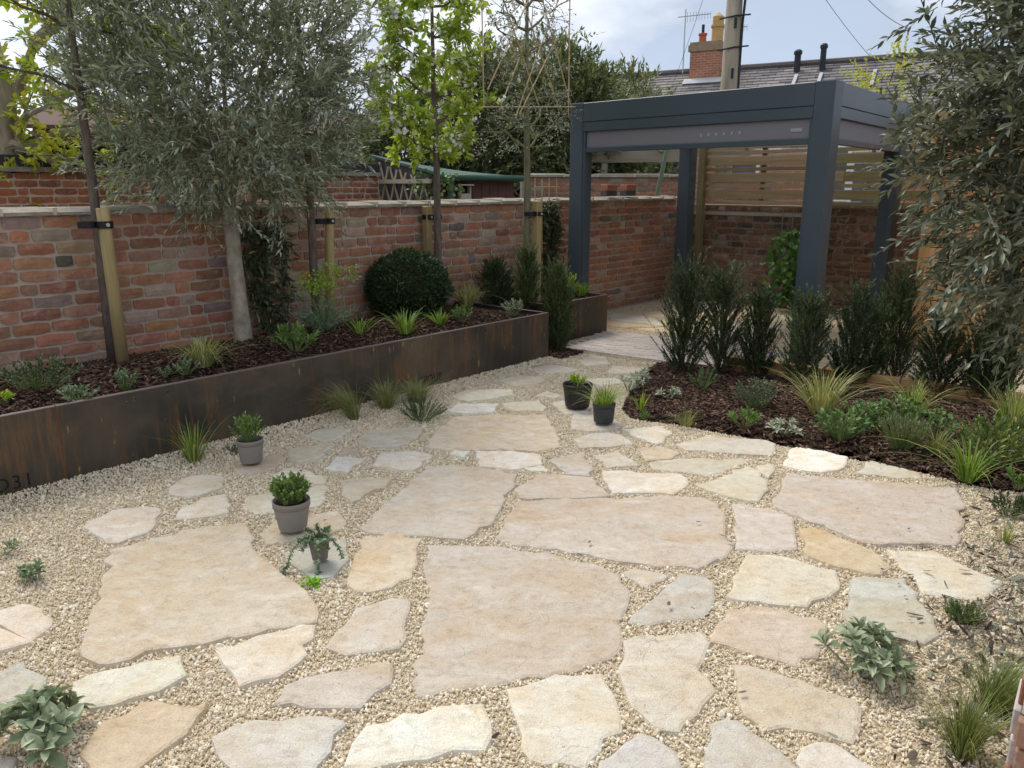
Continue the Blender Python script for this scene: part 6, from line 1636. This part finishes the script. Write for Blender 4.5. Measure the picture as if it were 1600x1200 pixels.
leafy('glossy_shrub', 'glossy green shrub with yellow tips cut by the right edge', 1552, 730, ZB, 120, 86, 46, 11, .044, .017, gl('glossy_leaf', [(.045, .075, .018), (.08, .12, .03), (.13, .175, .05), (.24, .27, .07)], trans=.15, rough=.35), 'oval', cat='shrub', nparts=60, low=.3)
tuft('large_grass', 'green and straw grass behind the glossy shrub at the right edge', 1580, 672, ZB, 82, 100, 110, .007, M_GRASS, .6, .12, extra=(50, M_STRAW, 1.1))
leafy('young_perennial', 'small plant in the corner of the bed at the right edge', 1590, 764, ZB, 40, 40, 10, 9, .032, .014, M_MIDLEAF, 'oval')
# ---- gravel on the right
leafy('hebe', 'dark rounded hebe in the gravel at the right edge', 1574, 806, .0, 62, 40, 30, 12, .026, .010, M_DARKLEAF)
tuft('thin_grass', 'sparse pale grass tuft in the gravel below the dark hebe', 1568, 850, .0, 42, 60, 40, .005, M_PALEGRASS, .6, .1)
leafy('dwarf_conifer', 'low dark green cushion plant in the gravel beside a pale flagstone', 1504, 972, .0, 66, 34, 90, 16, .010, .003, M_YEWG, 'flat', cat='shrub', low=.45)
tuft('feather_grass', 'V shaped thin green grass nearest the camera at lower right', 1502, 1184, .0, 128, 140, 420, .0024, M_FINE, .7, .10, (.05, .0), seg=7)
tuft('feather_grass', 'feathery green grass arching right at the right edge', 1550, 1112, .0, 108, 150, 520, .0024, M_FINE, 1.0, .12, (.18, 0), seg=7)
# ---- climber in the pergola with its wires
pc = onplane(1242, 440, CORNER - np.array((-BD[1], BD[0])) * .18, BD); rng = nrng()
cb = np.array((pc[0], pc[1], .02)); t = thing('wall_climber', 'green leafy climber on the back wall under the pergola', 'climbing plant', cb)
lo, hi = onplane(1238, 475, cb[:2], BD)[2], onplane(1238, 362, cb[:2], BD)[2]
m = MB(); m.tube([(0, 0, 0), (.03, 0, .4), (-.02, 0, hi - .3)], .009, 6); m.make('stem', M_YSTEM, t)
n = 460; zz = rng.uniform(.12, hi, n); ww = .34 * np.sqrt(np.clip(1 - ((zz - .62 * hi) / (.62 * hi)) ** 2, .05, 1))
xx = rng.normal(0, .5, n).clip(-1, 1) * ww
P = np.stack((BD[0] * xx, BD[1] * xx, zz), 1) + np.outer(rng.uniform(-.02, .14, n), np.array((BD[1], -BD[0], 0)) * 1.0)
put_leaves(t, cb, leaves(P + cb, rng.normal(0, .5, (n, 3)) + (0, 0, -.8), rng.normal(0, .35, (n, 3)) + (BD[1], -BD[0], .5), .085, .075, rng, 'oval'), gl('climber_leaf', [(.03, .075, .015), (.06, .13, .025), (.10, .20, .045)], trans=.25))
wt = thing('wire_trellis', 'upright rods fixed to the back wall above the green climber', 'trellis', (cb[0], cb[1], 0), ROTB)
for u in (1220, 1236, 1251, 1270):
    p = onplane(u, 330, cb[:2], BD); x = float((p[:2] - cb[:2]) @ BD); m = MB(); m.tube([(x, .06, .5), (x + .004, .06, 1.27)], .006, 5); m.make('rod', plain('rod_steel', (.25, .22, .19), .5, .1), wt)
# ---- brick pier at the bottom right corner
pr = gp(1559, 1300, 0); pier = thing('brick_pier', 'rendered brick pier cut by the bottom right corner close to the camera', 'pier', pr, -.66)
m = MB(); m.box((.145, .19, .55), (.27, .36, 1.1)); m.make('mortar_core', M_MORTAR, pier)
rngp = np.random.default_rng(401)
for r in range(13):
    for s_, (cx_, cy_, lx, ly) in enumerate(((.08, .0, .165, .03), (.225, .0, .105, .03), (.0, .10, .03, .165), (.0, .28, .03, .165), (.29, .10, .03, .165), (.29, .28, .03, .165), (.08, .38, .165, .03), (.225, .38, .105, .03))):
        c = np.array(PAL[rngp.integers(0, 5)][1]) if rngp.random() < .25 else np.array((.52, .47, .44))
        m = MB(); m.box((cx_ + rngp.normal(0, .002), cy_ + rngp.normal(0, .002), .045 + r * .084), (lx - .01, ly - .01 if ly > .05 else ly, .072)); o = bevel(m.make('brick', MB_O, pier, color=c), .004, 1)
